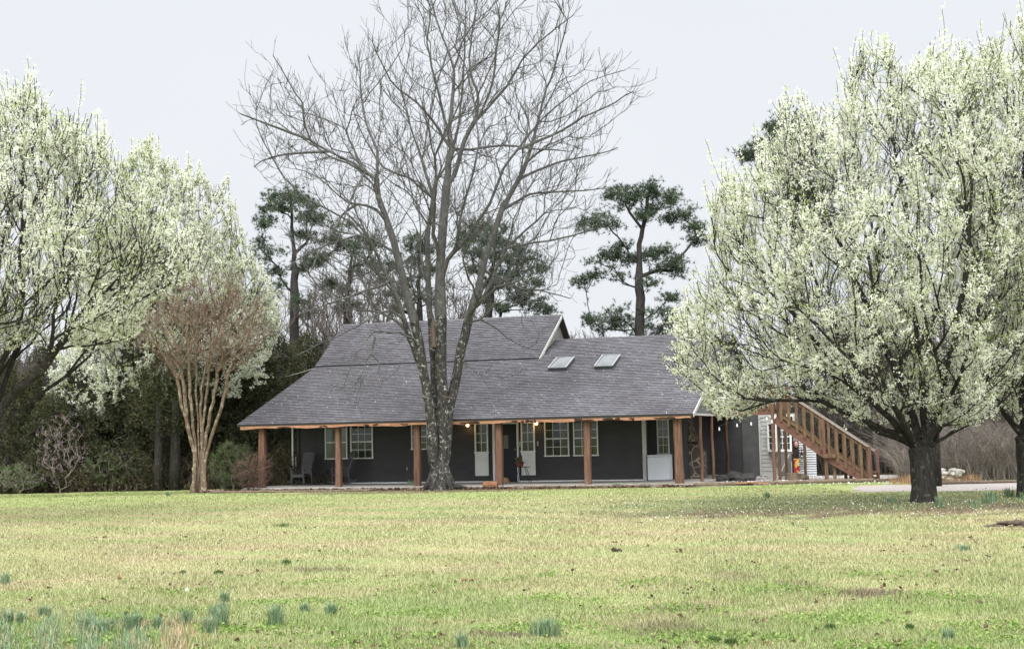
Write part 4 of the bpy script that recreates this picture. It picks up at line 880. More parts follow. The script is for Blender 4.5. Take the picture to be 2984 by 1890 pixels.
# ---------------- big bare tree in front of the porch
TY = 48.3
def bare_tree():
    T_ = Tree(3, 120000); T_.rt = .0046; T_.rb = .38; T_.g = .60
    Z = lambda pts, d0, d1: [at(x, y, TY+d0+(d1-d0)*(k/(max(1, len(pts)-1)))) for k, (x, y) in enumerate(pts)]
    trunks = {}
    # stems, fused at the foot
    A = T_.chain([at(1283, 1430, TY), at(1283, 1400, TY), at(1284, 1350, TY)], seg=.3)
    root = A[1]
    S1 = T_.chain(Z([(1264, 1340), (1257, 1240), (1241, 1120), (1222, 1000), (1190, 870), (1155, 735), (1128, 645), (1103, 575), (1098, 520)], -.15, -1.0), root, .4, .01, .15)
    S1b = T_.chain(Z([(1240, 1130), (1215, 1040), (1185, 960), (1170, 905), (1148, 845), (1120, 790), (1090, 720), (1050, 660), (1010, 620)], -.3, -1.8), S1[4], .35, .01, .11)
    S2 = T_.chain(Z([(1272, 1330), (1266, 1200), (1262, 1050), (1252, 900), (1246, 760), (1247, 690), (1259, 605), (1262, 575)], .25, 1.3), root, .4, .01, .13)
    S3 = T_.chain(Z([(1288, 1330), (1288, 1200), (1284, 1000), (1284, 850), (1286, 708), (1294, 625), (1302, 542), (1307, 473), (1316, 436)], .0, .2), root, .4, .01, .16)
    S6 = T_.chain(Z([(1300, 1330), (1308, 1200), (1328, 1110), (1352, 980), (1379, 879), (1400, 820), (1414, 749), (1443, 666), (1462, 612), (1510, 525), (1541, 449), (1572, 336), (1592, 255)], .1, 1.5), root, .4, .01, .15)
    S1x = T_.chain(Z([(1065, 500), (1030, 475), (960, 440), (905, 408), (887, 361), (881, 299), (862, 274), (818, 199), (793, 162)], -1.0, -2.2), S1[-1], .4, .012, .052)
    T_.chain(Z([(850, 386), (781, 361), (705, 333)], -1.7, -2.6), T_.nearest(at(905, 408, TY-1.5)), .4, .012, .052)
    T_.chain(Z([(830, 450), (760, 470), (740, 485)], -1.5, -2.2), T_.nearest(at(960, 440, TY-1.3)), .4, .012, .052)
    T_.chain(Z([(1098, 440), (1076, 380), (1060, 330), (1050, 240), (1045, 160)], -1.0, .5), S1[-1], .4, .012, .052)
    T_.chain(Z([(1242, 561), (1198, 523), (1186, 517), (1150, 505), (1117, 486), (1085, 440), (1050, 380), (1030, 320)], 1.3, 2.6), S2[-1], .4, .012, .052)
    T_.chain(Z([(1254, 548), (1239, 498), (1217, 430), (1200, 380), (1180, 300), (1165, 230)], 1.3, 2.2), S2[-1], .4, .012, .052)
    T_.chain(Z([(1265, 540), (1298, 485), (1330, 450)], 1.3, 1.8), S2[-1], .4, .012, .052)
    T_.chain(Z([(1335, 374), (1348, 249), (1354, 125), (1357, 10), (1350, -70)], .2, -.3), S3[-1], .4, .012, .052)
    T_.chain(Z([(1290, 400), (1260, 350), (1215, 300), (1160, 260), (1120, 200), (1085, 120)], .2, -1.8), S3[-1], .4, .012, .052)
    T_.chain(Z([(1310, 380), (1318, 300), (1322, 200), (1290, 110), (1262, 20), (1240, -60)], .2, 1.6), S3[-1], .4, .012, .052)
    T_.chain(Z([(1325, 508), (1355, 405), (1385, 355), (1429, 268), (1447, 150), (1455, 60), (1430, -70)], .1, -.8), T_.nearest(at(1304, 545, TY+.1)), .4, .012, .052)
    T_.chain(Z([(1430, 305), (1479, 249), (1522, 174), (1591, 106), (1668, 45)], -.3, -1.8), T_.nearest(at(1385, 355, TY-.2)), .4, .012, .052)
    T_.chain(Z([(1395, 290), (1370, 200), (1372, 130), (1385, 40), (1400, -40)], -.2, .5), T_.nearest(at(1385, 355, TY-.2)), .4, .012, .052)
    T_.chain(Z([(1302, 757), (1344, 715), (1406, 625), (1443, 558), (1466, 492), (1510, 436), (1572, 355), (1635, 299), (1722, 237), (1821, 205)], -.2, -2.4), T_.nearest(at(1284, 830, TY)), .4, .012, .052)
    T_.chain(Z([(1640, 380), (1700, 340), (1790, 300), (1845, 265)], -1.6, -2.8), T_.nearest(at(1520, 430, TY-1.5)), .4, .012, .052)
    T_.chain(Z([(1500, 590), (1545, 566), (1600, 560), (1700, 556), (1760, 548)], 1.0, .2), T_.nearest(at(1462, 612, TY+1.0)), .4, .012, .052)
    T_.chain(Z([(1475, 725), (1526, 712), (1634, 695), (1697, 678), (1760, 660)], .9, -.6), T_.nearest(at(1416, 745, TY+.9)), .4, .012, .052)
    T_.chain(Z([(1370, 435), (1470, 425), (1570, 435), (1660, 440)], .3, -1.2), S3[-1], .4, .012, .052)
    T_.chain(Z([(1560, 500), (1640, 470), (1740, 450), (1800, 430)], 1.5, 2.6), T_.nearest(at(1516, 515, TY+1.2)), .4, .012, .052)
    nlow = T_.n
    # low left boughs
    T_.chain(Z([(1140, 905), (1086, 925), (1008, 965), (930, 1005), (840, 1042)], -1.2, -2.4), T_.nearest(at(1180, 925, TY-.8)), .35, .02, .042)
    b = T_.chain(Z([(1165, 970), (1130, 968), (1092, 967), (1060, 1000), (1039, 1035), (1018, 1079), (996, 1135)], -.9, -2.0), T_.nearest(at(1222, 1000, TY-.4)), .3, .02, .036)
    T_.chain(Z([(1089, 1014), (1070, 1048), (1055, 1098), (1058, 1130)], -1.3, -1.9), T_.nearest(at(1092, 967, TY-1.2)), .3, .02, .036)
    T_.chain(Z([(1105, 1050), (1106, 1090), (1110, 1130)], -1.4, -1.9), T_.nearest(at(1080, 1020, TY-1.4)), .3, .02, .036)
    T_.chain(Z([(1100, 836), (1040, 855), (962, 882), (866, 915)], -1.4, -3.2), T_.nearest(at(1135, 815, TY-1.3)), .4, .015, .045)
    T_.chain(Z([(1095, 610), (1065, 600), (1016, 591), (978, 562)], -1.0, -1.9), T_.nearest(at(1128, 645, TY-.8)), .3, .012, .055)
    T_.chain(Z([(1060, 690), (1000, 700), (900, 735), (820, 790)], -1.0, -2.6), T_.nearest(at(1155, 735, TY-.7)), .4, .02, .045)
    T_.chain(Z([(1010, 610), (980, 660), (940, 720), (900, 800)], -1.5, -2.5), T_.nearest(at(1030, 595, TY-1.4)), .4, .02, .045)
    T_.chain(Z([(1040, 545), (1012, 610), (990, 690), (965, 745)], -1.5, -2.2), T_.nearest(at(1065, 500, TY-1.1)), .4, .02, .045)
    T_.chain(Z([(1400, 1090), (1430, 1078), (1460, 1098)], .3, .2), T_.nearest(at(1340, 1060, TY+.5)), .25, .02)
    T_.chain(Z([(1400, 930), (1450, 960), (1500, 1000), (1540, 1015)], .8, .4), T_.nearest(at(1360, 950, TY+.6)), .35, .02, .042)
    T_.chain(Z([(1440, 800), (1520, 840), (1600, 850), (1660, 870)], .9, -.8), T_.nearest(at(1405, 790, TY+.8)), .4, .02, .045)
    T_.ok[:T_.n] = (T_.P[:T_.n, 2] > 5.2) | (np.arange(T_.n) >= nlow)
    crown = [(735, 333), (745, 260), (780, 200), (850, 190), (900, 260), (950, 330), (1020, 220), (1060, 140), (1120, 150), (1190, 60), (1210, -90), (1660, -90), (1670, 30), (1620, 110), (1680, 190), (1790, 190), (1800, 270), (1740, 330), (1770, 420), (1710, 480), (1730, 600), (1670, 720), (1620, 860), (1550, 910), (1440, 880), (1380, 820), (1200, 850), (1100, 900), (960, 880), (880, 830), (850, 700), (920, 600), (800, 550), (760, 460)]
    limbs_ = np.where((T_.mr[:T_.n] > 0) | (T_.P[:T_.n, 2] > 7))[0]
    li = T_.r.choice(limbs_, 420); tt = T_.P[li]+T_.r.normal(0, .6, (420, 3))+T_.D[li]*T_.r.uniform(.1, .7, (420, 1))+np.array([0, 0, .25]); T_.attach(tt[inside(tt, crown)], .35, .3, .02, 1.4, minlen=3, back=.3, lw=.12)
    T_.attach(polytargets(300, crown, TY, 3.6, T_.r), .38, .30, .015, 1.6, minlen=4, back=.3, lw=.42)
    T_.attach(polytargets(950, crown, TY, 3.9, T_.r), .3, .40, .02, 1.5, minlen=4, back=.35, lw=.22)
    li = T_.r.choice(np.arange(nlow, T_.n), 1100); T_.attach(T_.P[li]+T_.r.normal(0, .45, (1100, 3))+T_.D[li]*.5, .25, .35, .02, 1.2, minlen=3, lw=.05)
    T_.sprout(3800, .65, .4, .55, 4, rmax=.03)
    T_.sprout(3600, .45, .4, .6, 2, rmax=.011)
    o_ = empty('bare_tree', (float(at(1283, 1430, TY)[0]), TY, 0)); org = tuple(o_.location)
    tag(o_, 'tall leafless tree with several lichen spotted stems directly in front of the porch', 'tree')
    R_ = T_.radii()
    # thick stems from the same graph, in their own mesh
    base_w = T_.w.copy()
    S = set(A+S1+S2+S3+S6+S1b)
    for nm, ids, m in (('trunk', 'low', M['bark_lichen']), ('branches', 'high', M['bark_limb'])):
        T2 = Tree(1, 10); T2.__dict__.update(T_.__dict__)
        keep = (T_.P[:T_.n, 2] < 6.0) & np.isin(np.arange(T_.n), list(S)) 
        sel = keep if ids == 'low' else ~keep
        par = T_.par.copy(); par[:T_.n][~sel] = -1; T2.par = par
        T2.radii = lambda R_=R_, w_=base_w: (setattr(T2, 'w', w_), R_)[1]
        T2.mesh(nm, m, o_, org, flare=.28 if ids == 'low' else 0)
    # flared roots and dead stub
    mb = MB(); rr = random.Random(8)
    for k in range(9):
        a = k*.7+rr.uniform(-.2, .2); L1 = rr.uniform(.5, .8) if k not in (0,) else 1.3; c, s_ = math.cos(a), math.sin(a)
        mb.tube([(c*.12, s_*.12, .95), (c*.30, s_*.28, .38), (c*.50, s_*.46, .12), (c*L1, s_*L1, -.02)], [.13, .14, .09, .02], 7)
    mb.build('roots', M['bark_lichen'], o_, smooth=True)
    mb = MB(); p = at(1262, 960, TY)-np.array(org); mb.tube([p+np.array([.02, 0, -.6]), p+np.array([0, 0, 0]), p+np.array([.02, 0, .5])], [.13, .09, .015], 7)
    mb.build('broken_stub', simple('torn_wood', (.13, .10, .08), (.06, .045, .035), .9, 5, (6, 6, 1)), o_)
    p = at(1305, 1157, TY-.45); mb = MB(); mb.box(-.17, .17, -.09, .09, -.012, .012); f = mb.build('feeder_board', M['timber']); f.location = tuple(p); f.rotation_euler = (0, rad(12), .2)
    tag(f, 'small wooden board wedged in the fork of the big bare tree', 'board')
bare_tree()

# ---------------- white blossom pear trees
def pear(name, label, basexy, Y, trunk_r, limbs, poly, depth, n1, n2, nsp, seed, clumps, base_y, cy_t=None, leaf=.35, lean=(0, 0), qs=.048, Th=1.2, extra=None, group='white blossoming trees on the lawn', rt=.005, jag=260):
    T_ = Tree(seed, 140000); T_.rt = rt; T_.rb = trunk_r; T_.g = .58
    b = at(basexy[0], base_y, Y); b[2] = 0
    tr = T_.chain([b+(0, 0, -.1), b+np.array([lean[0]*.4, 0, Th*.5]), b+np.array([lean[0], lean[1], Th])], seg=.25, wob=.01)
    for l in limbs: T_.chain([at(x, y, Y+dy) for x, y, dy in l], tr[-1] if l[0][1] < base_y-60 else tr[-2], .4, .02)
    T_.ok[:T_.n] = T_.P[:T_.n, 2] > b[2]+Th*.8
    T_.attach(polytargets(n1, poly, Y, depth*.9, T_.r), .4, .25, .02, 1.3, base=b, minlen=Th*1.0, lw=.45, back=.3)
    T_.attach(polytargets(n2, poly, Y, depth, T_.r), .3, .45, .025, 1.3, base=b, minlen=Th*1.3, lw=.25)
    nb_ = T_.n
    T_.sprout(nsp, .5, .75, .5, 3, rmax=.02); 
    # long upright shoots round the rim of the crown
    R_ = T_.radii(); tips = np.where((R_ < .012) & (T_.P[:T_.n, 2] > np.percentile(T_.P[:nb_, 2], 50)))[0]
    nj = T_.n; T_.sprout(jag, .8, 1.2, .25, 5, sel=tips); jg = np.arange(nj, T_.n)
    R_ = T_.radii()
    o_ = empty(name, tuple(b)); tag(o_, label, 'tree', group)
    T_.mesh('branches', M['bark_black'], o_, tuple(b), flare=.35)
    ids = np.where((R_ < .016) & (T_.par[:T_.n] >= 0))[0]; r = T_.r
    i = np.concatenate([r.choice(ids, clumps-len(jg)*2), jg, jg]); t = r.uniform(0, 1, clumps)[:, None]; c = T_.P[T_.par[i]]*(1-t)+T_.P[i]*t+r.normal(0, .03, (clumps, 3))
    # uneven density: light and heavy clumps through the crown
    dn = .8*np.sin(c[:, 0]*2.1+seed+c[:, 2])+.8*np.sin(c[:, 1]*1.7+1)+.8*np.sin(c[:, 2]*2.6+2-c[:, 0]*1.4)+.9*np.sin(c[:, 0]*7.3+c[:, 1]*4)*np.sin(c[:, 2]*6.7+c[:, 1]*5)+r.normal(0, .5, clumps); dn[-2*len(jg):] = 1; c = c[dn > -.45]
    nq = 8; C_ = np.repeat(c, nq, 0)+r.normal(0, .030, (len(c)*nq, 3)); tn = np.repeat(r.uniform(.1, 1, len(c)), nq)
    foliage('blossom', C_, qs, seed, M['blossom'], o_, tuple(b), tone=tn)
    k = int(clumps*leaf); i = r.choice(ids, k); c = T_.P[i]+r.normal(0, .035, (k, 3))
    dn = np.sin(c[:, 0]*1.3+1)+np.sin(c[:, 2]*1.1+seed)+r.normal(0, .8, k); c = c[dn > -.9]
    C_ = np.repeat(c, 4, 0)+r.normal(0, .03, (len(c)*4, 3)); foliage('leaves', C_, qs*1.05, seed+1, M['young_leaf'], o_, tuple(b), aspect=.6)
    return o_
PR = [(1960, 1075), (1975, 960), (2030, 860), (2060, 760), (2080, 600), (2150, 520), (2240, 440), (2290, 300), (2360, 330), (2440, 350), (2490, 170), (2560, 150), (2640, 200), (2720, 160), (2830, 180), (2900, 300), (3020, 420), (3080, 700), (3070, 950), (2990, 1120), (2900, 1215), (2800, 1240), (2650, 1220), (2520, 1235), (2450, 1215), (2350, 1165), (2260, 1170), (2180, 1205), (2100, 1220), (2050, 1170), (2000, 1120)]
pear('blossom_tree', 'large white blossoming tree with the thick black trunk near the stairs', (2690, 1465), 33.3, .27,
     [[(2660, 1300, 0), (2600, 1225, -.4), (2500, 1140, -.9), (2390, 1080, -1.4), (2240, 1040, -1.8)], [(2675, 1290, .1), (2640, 1150, .4), (2560, 970, .9), (2480, 780, 1.2), (2400, 600, 1.2)], [(2695, 1280, 0), (2690, 1100, 0), (2660, 880, -.3), (2640, 620, -.5), (2600, 400, -.5)],
      [(2715, 1290, .1), (2760, 1200, .3), (2830, 1130, .5), (2930, 1050, .8), (3020, 950, 1.0)], [(2710, 1280, -.1), (2750, 1120, -.5), (2800, 900, -.9), (2830, 650, -1.2), (2840, 420, -1.2)], [(2665, 1290, -.1), (2600, 1180, -1.0), (2480, 1050, -2.0), (2330, 900, -2.6)], [(2680, 1290, .2), (2600, 1160, 1.4), (2450, 1000, 2.4), (2270, 850, 3.0)]],
     PR, 3.9, 420, 2300, 8500, 21, 52000, 1465, leaf=.24, Th=1.25)
PR2 = [(2780, 300), (2860, 120), (2930, 100), (3010, 60), (3120, 90), (3300, 200), (3450, 500), (3450, 900), (3300, 1150), (3100, 1210), (2960, 1230), (2880, 1180), (2830, 1000), (2800, 700)]
pear('blossom_tree', 'white blossoming tree at the far right edge, its trunk cut by the frame', (2996, 1452), 35.4, .24,
     [[(2960, 1240, 0), (2900, 1150, .5), (2870, 1000, .9)], [(2985, 1240, 0), (2980, 1000, 0), (2960, 700, .4), (2940, 400, .6)], [(3020, 1240, 0), (3100, 1050, 0), (3180, 800, .3), (3220, 500, 0)], [(3030, 1250, 0), (3150, 1120, -.5), (3300, 1000, -.9)]],
     PR2, 3.4, 240, 1300, 4800, 22, 30000, 1452, leaf=.4, Th=1.5)
PL = [(-420, 740), (-300, 460), (-120, 350), (0, 320), (60, 265), (110, 275), (150, 370), (215, 360), (260, 380), (300, 440), (330, 470), (430, 600), (530, 680), (590, 760), (540, 820), (450, 850), (420, 930), (380, 1010), (300, 1010), (200, 1010), (130, 1000), (30, 1010), (-100, 1050), (-300, 1050)]
pear('blossom_tree', 'large white blossoming tree at the left edge with dark slanting limbs', (-150, 1500), 34.0, .27,
     [[(-70, 1330, 0), (10, 1190, 0), (110, 1080, -.3), (230, 960, -.6), (380, 890, -.8), (480, 850, -.8)], [(-80, 1330, .2), (0, 1150, .4), (60, 1000, .6), (110, 850, .8), (200, 640, .9), (300, 470, 1.0)], [(-90, 1330, 0), (-10, 1100, .1), (60, 900, 0), (65, 600, -.4), (60, 350, -.4)], [(-60, 1340, 0), (40, 1210, .3), (160, 1120, .8), (300, 1010, 1.2), (430, 960, 1.4)],
      [(-120, 1330, 0), (-180, 1100, 0), (-250, 850, 0), (-280, 600, 0)], [(-100, 1320, .2), (-20, 1130, 1.1), (130, 900, 1.9), (280, 760, 2.2), (430, 690, 2.2)]],
     PL, 3.6, 340, 1700, 6200, 23, 32000, 1500, leaf=.26, Th=1.2, lean=(.25, 0), rt=.0048, jag=150)
PM = [(300, 640), (360, 480), (430, 420), (470, 490), (540, 500), (600, 540), (680, 590), (700, 680), (740, 780), (800, 860), (815, 1000), (770, 1050), (760, 1120), (720, 1090), (690, 1160), (640, 1120), (600, 1150), (560, 1100), (520, 1170), (460, 1210), (390, 1160), (330, 1230), (240, 1240), (150, 1190), (140, 1100), (200, 980), (260, 850)]
pear('blossom_tree', 'white blossoming tree behind the crape myrtle with drooping lower sprays', (425, 1428), 56.0, .24,
     [[(420, 1290, 0), (380, 1180, -.3), (300, 1110, -.6), (220, 1100, -.8)], [(425, 1280, 0), (430, 1120, .2), (440, 900, .6), (450, 650, .9)], [(430, 1280, 0), (500, 1120, 0), (590, 980, -.2), (700, 860, -.3)], [(432, 1280, 0), (520, 1150, .8), (640, 1060, 1.5)], [(428, 1280, 0), (470, 1080, -.8), (530, 850, -1.5), (560, 680, -1.7)]],
     PM, 3.2, 340, 1500, 5000, 24, 46000, 1428, leaf=.24, Th=1.7, qs=.066, rt=.0070)

# ---------------- crape myrtle
def myrtle():
    Y = 51.0; T_ = Tree(31, 80000); T_.rt = .0042; T_.rb = .064
    b = at(578, 1425, Y); b[2] = 0; T_.g = .5
    rr = T_.r
    stems = [[(566, 1330), (548, 1240), (536, 1130), (520, 1020), (480, 930)], [(572, 1330), (560, 1220), (552, 1120), (548, 1000), (530, 880)], [(580, 1330), (575, 1220), (572, 1120), (575, 1000), (580, 860)], [(588, 1330), (592, 1230), (604, 1120), (612, 1010), (618, 880)],
             [(592, 1340), (606, 1240), (628, 1130), (648, 1040), (680, 930)], [(598, 1340), (622, 1250), (652, 1160), (668, 1080), (720, 960)], [(570, 1340), (552, 1260), (530, 1180), (505, 1080), (440, 980)], [(584, 1330), (584, 1210), (596, 1080), (640, 960), (655, 860)]]
    for k, st in enumerate(stems):
        dy = rr.uniform(-.9, .9); q0 = b+np.array([px(-19+5.5*[1, 3, 4, 5, 6, 7, 0, 2][k], Y), rr.uniform(-.15, .15), -.05]); T_.chain([q0]+[at(x, y, Y+dy*q/4) for q, (x, y) in enumerate(st)], None, .3, .02)
    T_.ok[:T_.n] = T_.P[:T_.n, 2] > 3.0
    poly = [(375, 930), (400, 890), (455, 900), (470, 850), (520, 860), (545, 800), (600, 830), (615, 775), (660, 820), (700, 800), (720, 860), (780, 870), (770, 930), (810, 960), (760, 1000), (720, 1060), (650, 1080), (580, 1050), (500, 1090), (450, 1030), (390, 1010)]
    T_.attach(polytargets(330, poly, Y, 2.2, rr), .3, .3, .03, 1.2, minlen=2.0, lw=.3)
    T_.attach(polytargets(520, poly, Y, 2.8, rr), .25, .5, .03, .8, minlen=2.5)
    o_ = empty('crape_myrtle', tuple(b)); tag(o_, 'leafless crape myrtle with tan multi stemmed trunk and reddish twiggy crown left of the porch', 'tree')
    T_.mesh('trunk', M['bark_myrtle'], o_, tuple(b), flare=.3)
    # the seed-headed red twigs
    nb_ = T_.n; R_ = T_.radii(); tips = np.where(R_ < .014)[0]; T_.sprout(2100, .5, .4, 1.1, 2, sel=tips)
    T2 = Tree(1, 10); T2.__dict__.update(T_.__dict__); par = T_.par.copy(); par[:nb_] = -1; T2.par = par; R2 = np.full(T_.n, .0042); T2.radii = lambda: (setattr(T2, 'w', np.ones(T_.n)), R2)[1]
    T2.mesh('twigs', M['red_twig'], o_, tuple(b))
    ends = T_.P[nb_:T_.n]; c = ends[rr.choice(len(ends), 1300)]; C_ = np.repeat(c, 4, 0)+rr.normal(0, .03, (len(c)*4, 3))
    foliage('seed_heads', C_, .022, 33, tonemat('seed_heads', [(0, (.10, .05, .035)), (1, (.22, .12, .09))], .9, .1), o_, tuple(b))
myrtle()

# ---------------- pines
def needles(name, c, L_, n_, seed, m, parent, origin, w_=.022, upb=.35):
    """tufts of thin needles radiating from each twig end"""
    r = np.random.default_rng(seed); k = len(c); C_ = np.repeat(c, n_, 0)-np.asarray(origin); d = r.normal(size=(k*n_, 3)); d[:, 2] += upb; d /= np.linalg.norm(d, axis=1)[:, None]
    x = np.cross(d, r.normal(size=(k*n_, 3))); x /= np.linalg.norm(x, axis=1)[:, None]; l = L_*r.uniform(.6, 1.2, (k*n_, 1))
    V = np.stack([C_-x*w_*.5, C_+x*w_*.5, C_+d*l], 1).reshape(-1, 3); t = np.repeat(np.clip(np.repeat(r.uniform(.1, .9, k), n_)+r.normal(0, .1, k*n_), 0, 1), 3)
    return npmesh(name, V, np.arange(len(V)).reshape(-1, 3), 3, m, parent, tone=t)
def pine(label, Y, trunk, pads, seed, rb=.24, dens=1.0, L_=.20, group='pine trees behind the house', needm=None, tips=None, w_=.024):
    T_ = Tree(seed, 60000); T_.rt = .010; T_.rb = rb; T_.g = .85; r = T_.r
    b = at(trunk[0][0], 1420, Y); b[2] = 0
    T_.chain([b]+[at(x, y, Y) for x, y in trunk], seg=.5, wob=.03, r0=rb)
    T_.ok[:T_.n] = T_.P[:T_.n, 2] > 4.0
    t1 = []; t2 = []; t3 = []
    for cx, cy, rx, ry in pads:
        dy = r.uniform(-1, 1)*px(max(60, rx)*.9, Y); A = px(1, Y); c = at(cx, cy, Y+dy)
        a = rx*ry*A*A*150*dens
        t1.append(ell(max(3, int(a*.06)), c, (rx*A*.85, rx*A*.8, ry*A*.8), r)); t2.append(ell(max(8, int(a)), c, (rx*A, rx*A*.9, ry*A), r)); 
        for q in ell(max(3, int(rx*ry*A*A*17)), c, (rx*A*1.45, rx*A*1.3, ry*A*1.5), r):
            k_ = int(r.uniform(14, 42)); t3.append(q+r.normal(0, 1, (k_, 3))*np.array([.26, .26, .15])*r.uniform(.6, 1.3))
    T_.attach(np.concatenate(t1), .5, .12, .05, .6, minlen=3, lw=.22, back=.15); nb_ = T_.n
    T_.attach(np.concatenate(t2), .3, .5, .03, .8, minlen=3, lw=.12)
    o_ = empty('pine_tree', tuple(b)); tag(o_, label, 'tree', group)
    T_.mesh('trunk', M['bark_pine'], o_, tuple(b))
    ch = np.bincount(T_.par[1:T_.n], minlength=T_.n); R_ = T_.radii(); tp = np.where((R_[:T_.n] < .03) & (np.arange(T_.n) > nb_*.3))[0]
    c = T_.P[tp]; c = c[T_.len[tp] > 3.5]; c = np.concatenate([c+r.normal(0, .06, c.shape)]+t3)
    needles('needles', c, L_, 14, seed+1, needm or M['needle'], o_, tuple(b), w_)
    return o_
Zr = lambda L0: [(1650+x/3.049, 500+y/3.049, rx/3.049, ry/3.049) for x, y, rx, ry in L0]
pine('tall open pine behind the right half of the roof, clear against the sky', 70.0, [(1866, 1100), (1866, 950), (1864, 840), (1862, 740), (1866, 690), (1880, 640), (1890, 560)],
     Zr([(430, 170, 110, 60), (590, 170, 130, 70), (760, 110, 50, 50), (770, 190, 60, 60), (910, 190, 70, 50), (930, 260, 50, 40), (560, 270, 110, 50), (760, 330, 90, 50), (680, 390, 110, 40), (950, 410, 110, 60), (1090, 400, 60, 60), (1170, 490, 90, 60), (1210, 590, 70, 50), (140, 430, 50, 55), (280, 450, 80, 50), (400, 470, 90, 50),
         (500, 660, 70, 40), (400, 740, 100, 50), (300, 800, 80, 40), (560, 780, 110, 50), (760, 720, 110, 45), (900, 700, 60, 40), (1000, 760, 70, 50), (850, 840, 120, 40), (240, 920, 80, 35), (150, 980, 60, 30), (430, 940, 90, 40), (780, 980, 60, 35), (960, 870, 60, 30), (900, 1120, 50, 30), (430, 1250, 100, 60), (200, 1290, 70, 40), (520, 1330, 120, 60), (300, 1390, 100, 40), (800, 1240, 100, 35), (930, 1300, 90, 50), (640, 1420, 120, 40), (850, 1390, 90, 40)]), 41, .30, 1.25)
Zl = lambda L0: [(700+x/2.408, 500+y/2.408, rx/2.408, ry/2.408) for x, y, rx, ry in L0]
pine('round topped pine left of the big bare tree', 72.0, [(858, 1150), (857, 1000), (858, 850), (857, 740), (850, 640), (848, 570)],
     Zl([(370, 150, 55, 35), (300, 180, 60, 35), (230, 220, 50, 40), (440, 190, 50, 35), (510, 240, 60, 35), (330, 260, 80, 35), (190, 310, 40, 35), (570, 320, 60, 40), (460, 320, 70, 35), (150, 380, 30, 30), (680, 390, 70, 50), (150, 510, 40, 40), (200, 570, 60, 40), (470, 440, 100, 40), (620, 470, 70, 40), (520, 580, 90, 35), (700, 520, 50, 50), (460, 660, 90, 30), (250, 690, 50, 20), (290, 800, 40, 20), (420, 900, 50, 30), (480, 1010, 50, 25), (560, 640, 70, 30)]), 42, .24, 1.3)
pine('slender pine seen through the left limbs of the bare tree', 76.0, [(1000, 1150), (1005, 1000), (1015, 850), (1025, 740), (1040, 690)],
     Zl([(860, 470, 60, 40), (930, 520, 70, 40), (800, 560, 50, 30), (760, 700, 50, 30), (720, 820, 60, 30), (860, 640, 60, 30), (700, 950, 70, 25), (800, 930, 60, 30), (960, 660, 50, 40), (640, 790, 40, 25)]), 43, .18, 1.2)
pine('pine crown right behind the middle stems of the bare tree', 76.0, [(1225, 1150), (1222, 950), (1222, 800), (1225, 720), (1228, 690)],
     Zl([(1260, 470, 70, 40), (1190, 520, 60, 40), (1300, 540, 80, 40), (1060, 660, 70, 60), (1220, 620, 80, 40), (1010, 740, 50, 40), (1180, 780, 80, 40), (1250, 880, 80, 40), (1090, 860, 60, 40), (1330, 700, 60, 40), (1100, 960, 60, 30), (1390, 900, 60, 40)]), 44, .2, 1.2)
pine('broad pine crown rising behind the roof right of the bare tree trunk', 74.0, [(1420, 1150), (1422, 950), (1430, 830), (1440, 730), (1430, 670)],
     Zl([(1690, 390, 110, 40), (1600, 440, 80, 45), (1800, 430, 80, 40), (1540, 500, 50, 40), (1700, 480, 120, 45), (1850, 500, 90, 40), (1960, 530, 70, 40), (1620, 560, 100, 40), (1780, 590, 120, 45), (1930, 620, 100, 45), (2060, 590, 60, 50), (2100, 670, 50, 40), (1980, 700, 100, 40), (1840, 700, 110, 40), (1680, 680, 90, 40), (2090, 780, 60, 30), (1900, 790, 90, 40), (1790, 800, 80, 35), (2080, 930, 90, 35), (1960, 900, 80, 40), (2160, 960, 40, 20), (1850, 960, 70, 40), (1720, 900, 60, 40), (2000, 850, 80, 30)]), 45, .26, 1.3)
pine('dark pine top showing above the large right blossom tree', 58.0, [(2330, 1100), (2320, 700), (2310, 480)], [(2230, 425, 55, 30), (2270, 385, 40, 35), (2320, 375, 50, 40), (2370, 400, 40, 30), (2200, 455, 30, 18), (2290, 440, 60, 40), (2370, 470, 50, 40), (2330, 560, 70, 60), (2390, 620, 60, 60)], 46, .25, 1.3)

# ---------------- junipers and cedars at the edge of the left wood
def cedar_proto(seed, H, R0, n_=900, droop=.0):
    T_ = Tree(seed, 40000); T_.rt = .008; T_.rb = .10+H*.008; r = T_.r
    T_.chain([(0, 0, 0), (0, 0, H*.5), (r.normal(0, .1), r.normal(0, .1), H)], seg=.4, wob=.02)
    T_.ok[:T_.n] = T_.P[:T_.n, 2] > .5
    z = r.uniform(.06, 1, n_)**.8; a = r.uniform(0, 6.283, n_); lump = 1+.28*np.sin(3*a+z*9)+.18*np.sin(5*a-z*14)
    rr_ = R0*np.sqrt(r.uniform(.25, 1, n_))*(1-z)**.62*lump+.12
    T_.attach(np.stack([rr_*np.cos(a), rr_*np.sin(a), z*H*.99], 1), .3, .5-droop, .03, .5, minlen=.6)
    tr = T_.mesh('trunk', M['bark_pine'])
    c = T_.P[T_.r.choice(np.where(T_.radii() < .03)[0], int(n_*6))]; C_ = np.repeat(c, 3, 0)+r.normal(0, .10, (len(c)*3, 3))
    V, F = quads(C_, .13, seed, aspect=.35); t = np.repeat(np.repeat(np.clip(r.normal(.5, .25, len(c)), 0, 1), 3), 4)
    cr = npmesh('crown', V, F, 4, M['cedar_leaf'], None, tone=t); return tr, cr, H
CP = [cedar_proto(51, 7, 1.9, 1000), cedar_proto(52, 5, 1.8, 800), cedar_proto(53, 10, 2.2, 1300)]
M['sapling_bark'] = simple('sapling_bark', (.15, .13, .115), (.07, .06, .052), .9, 2.0)
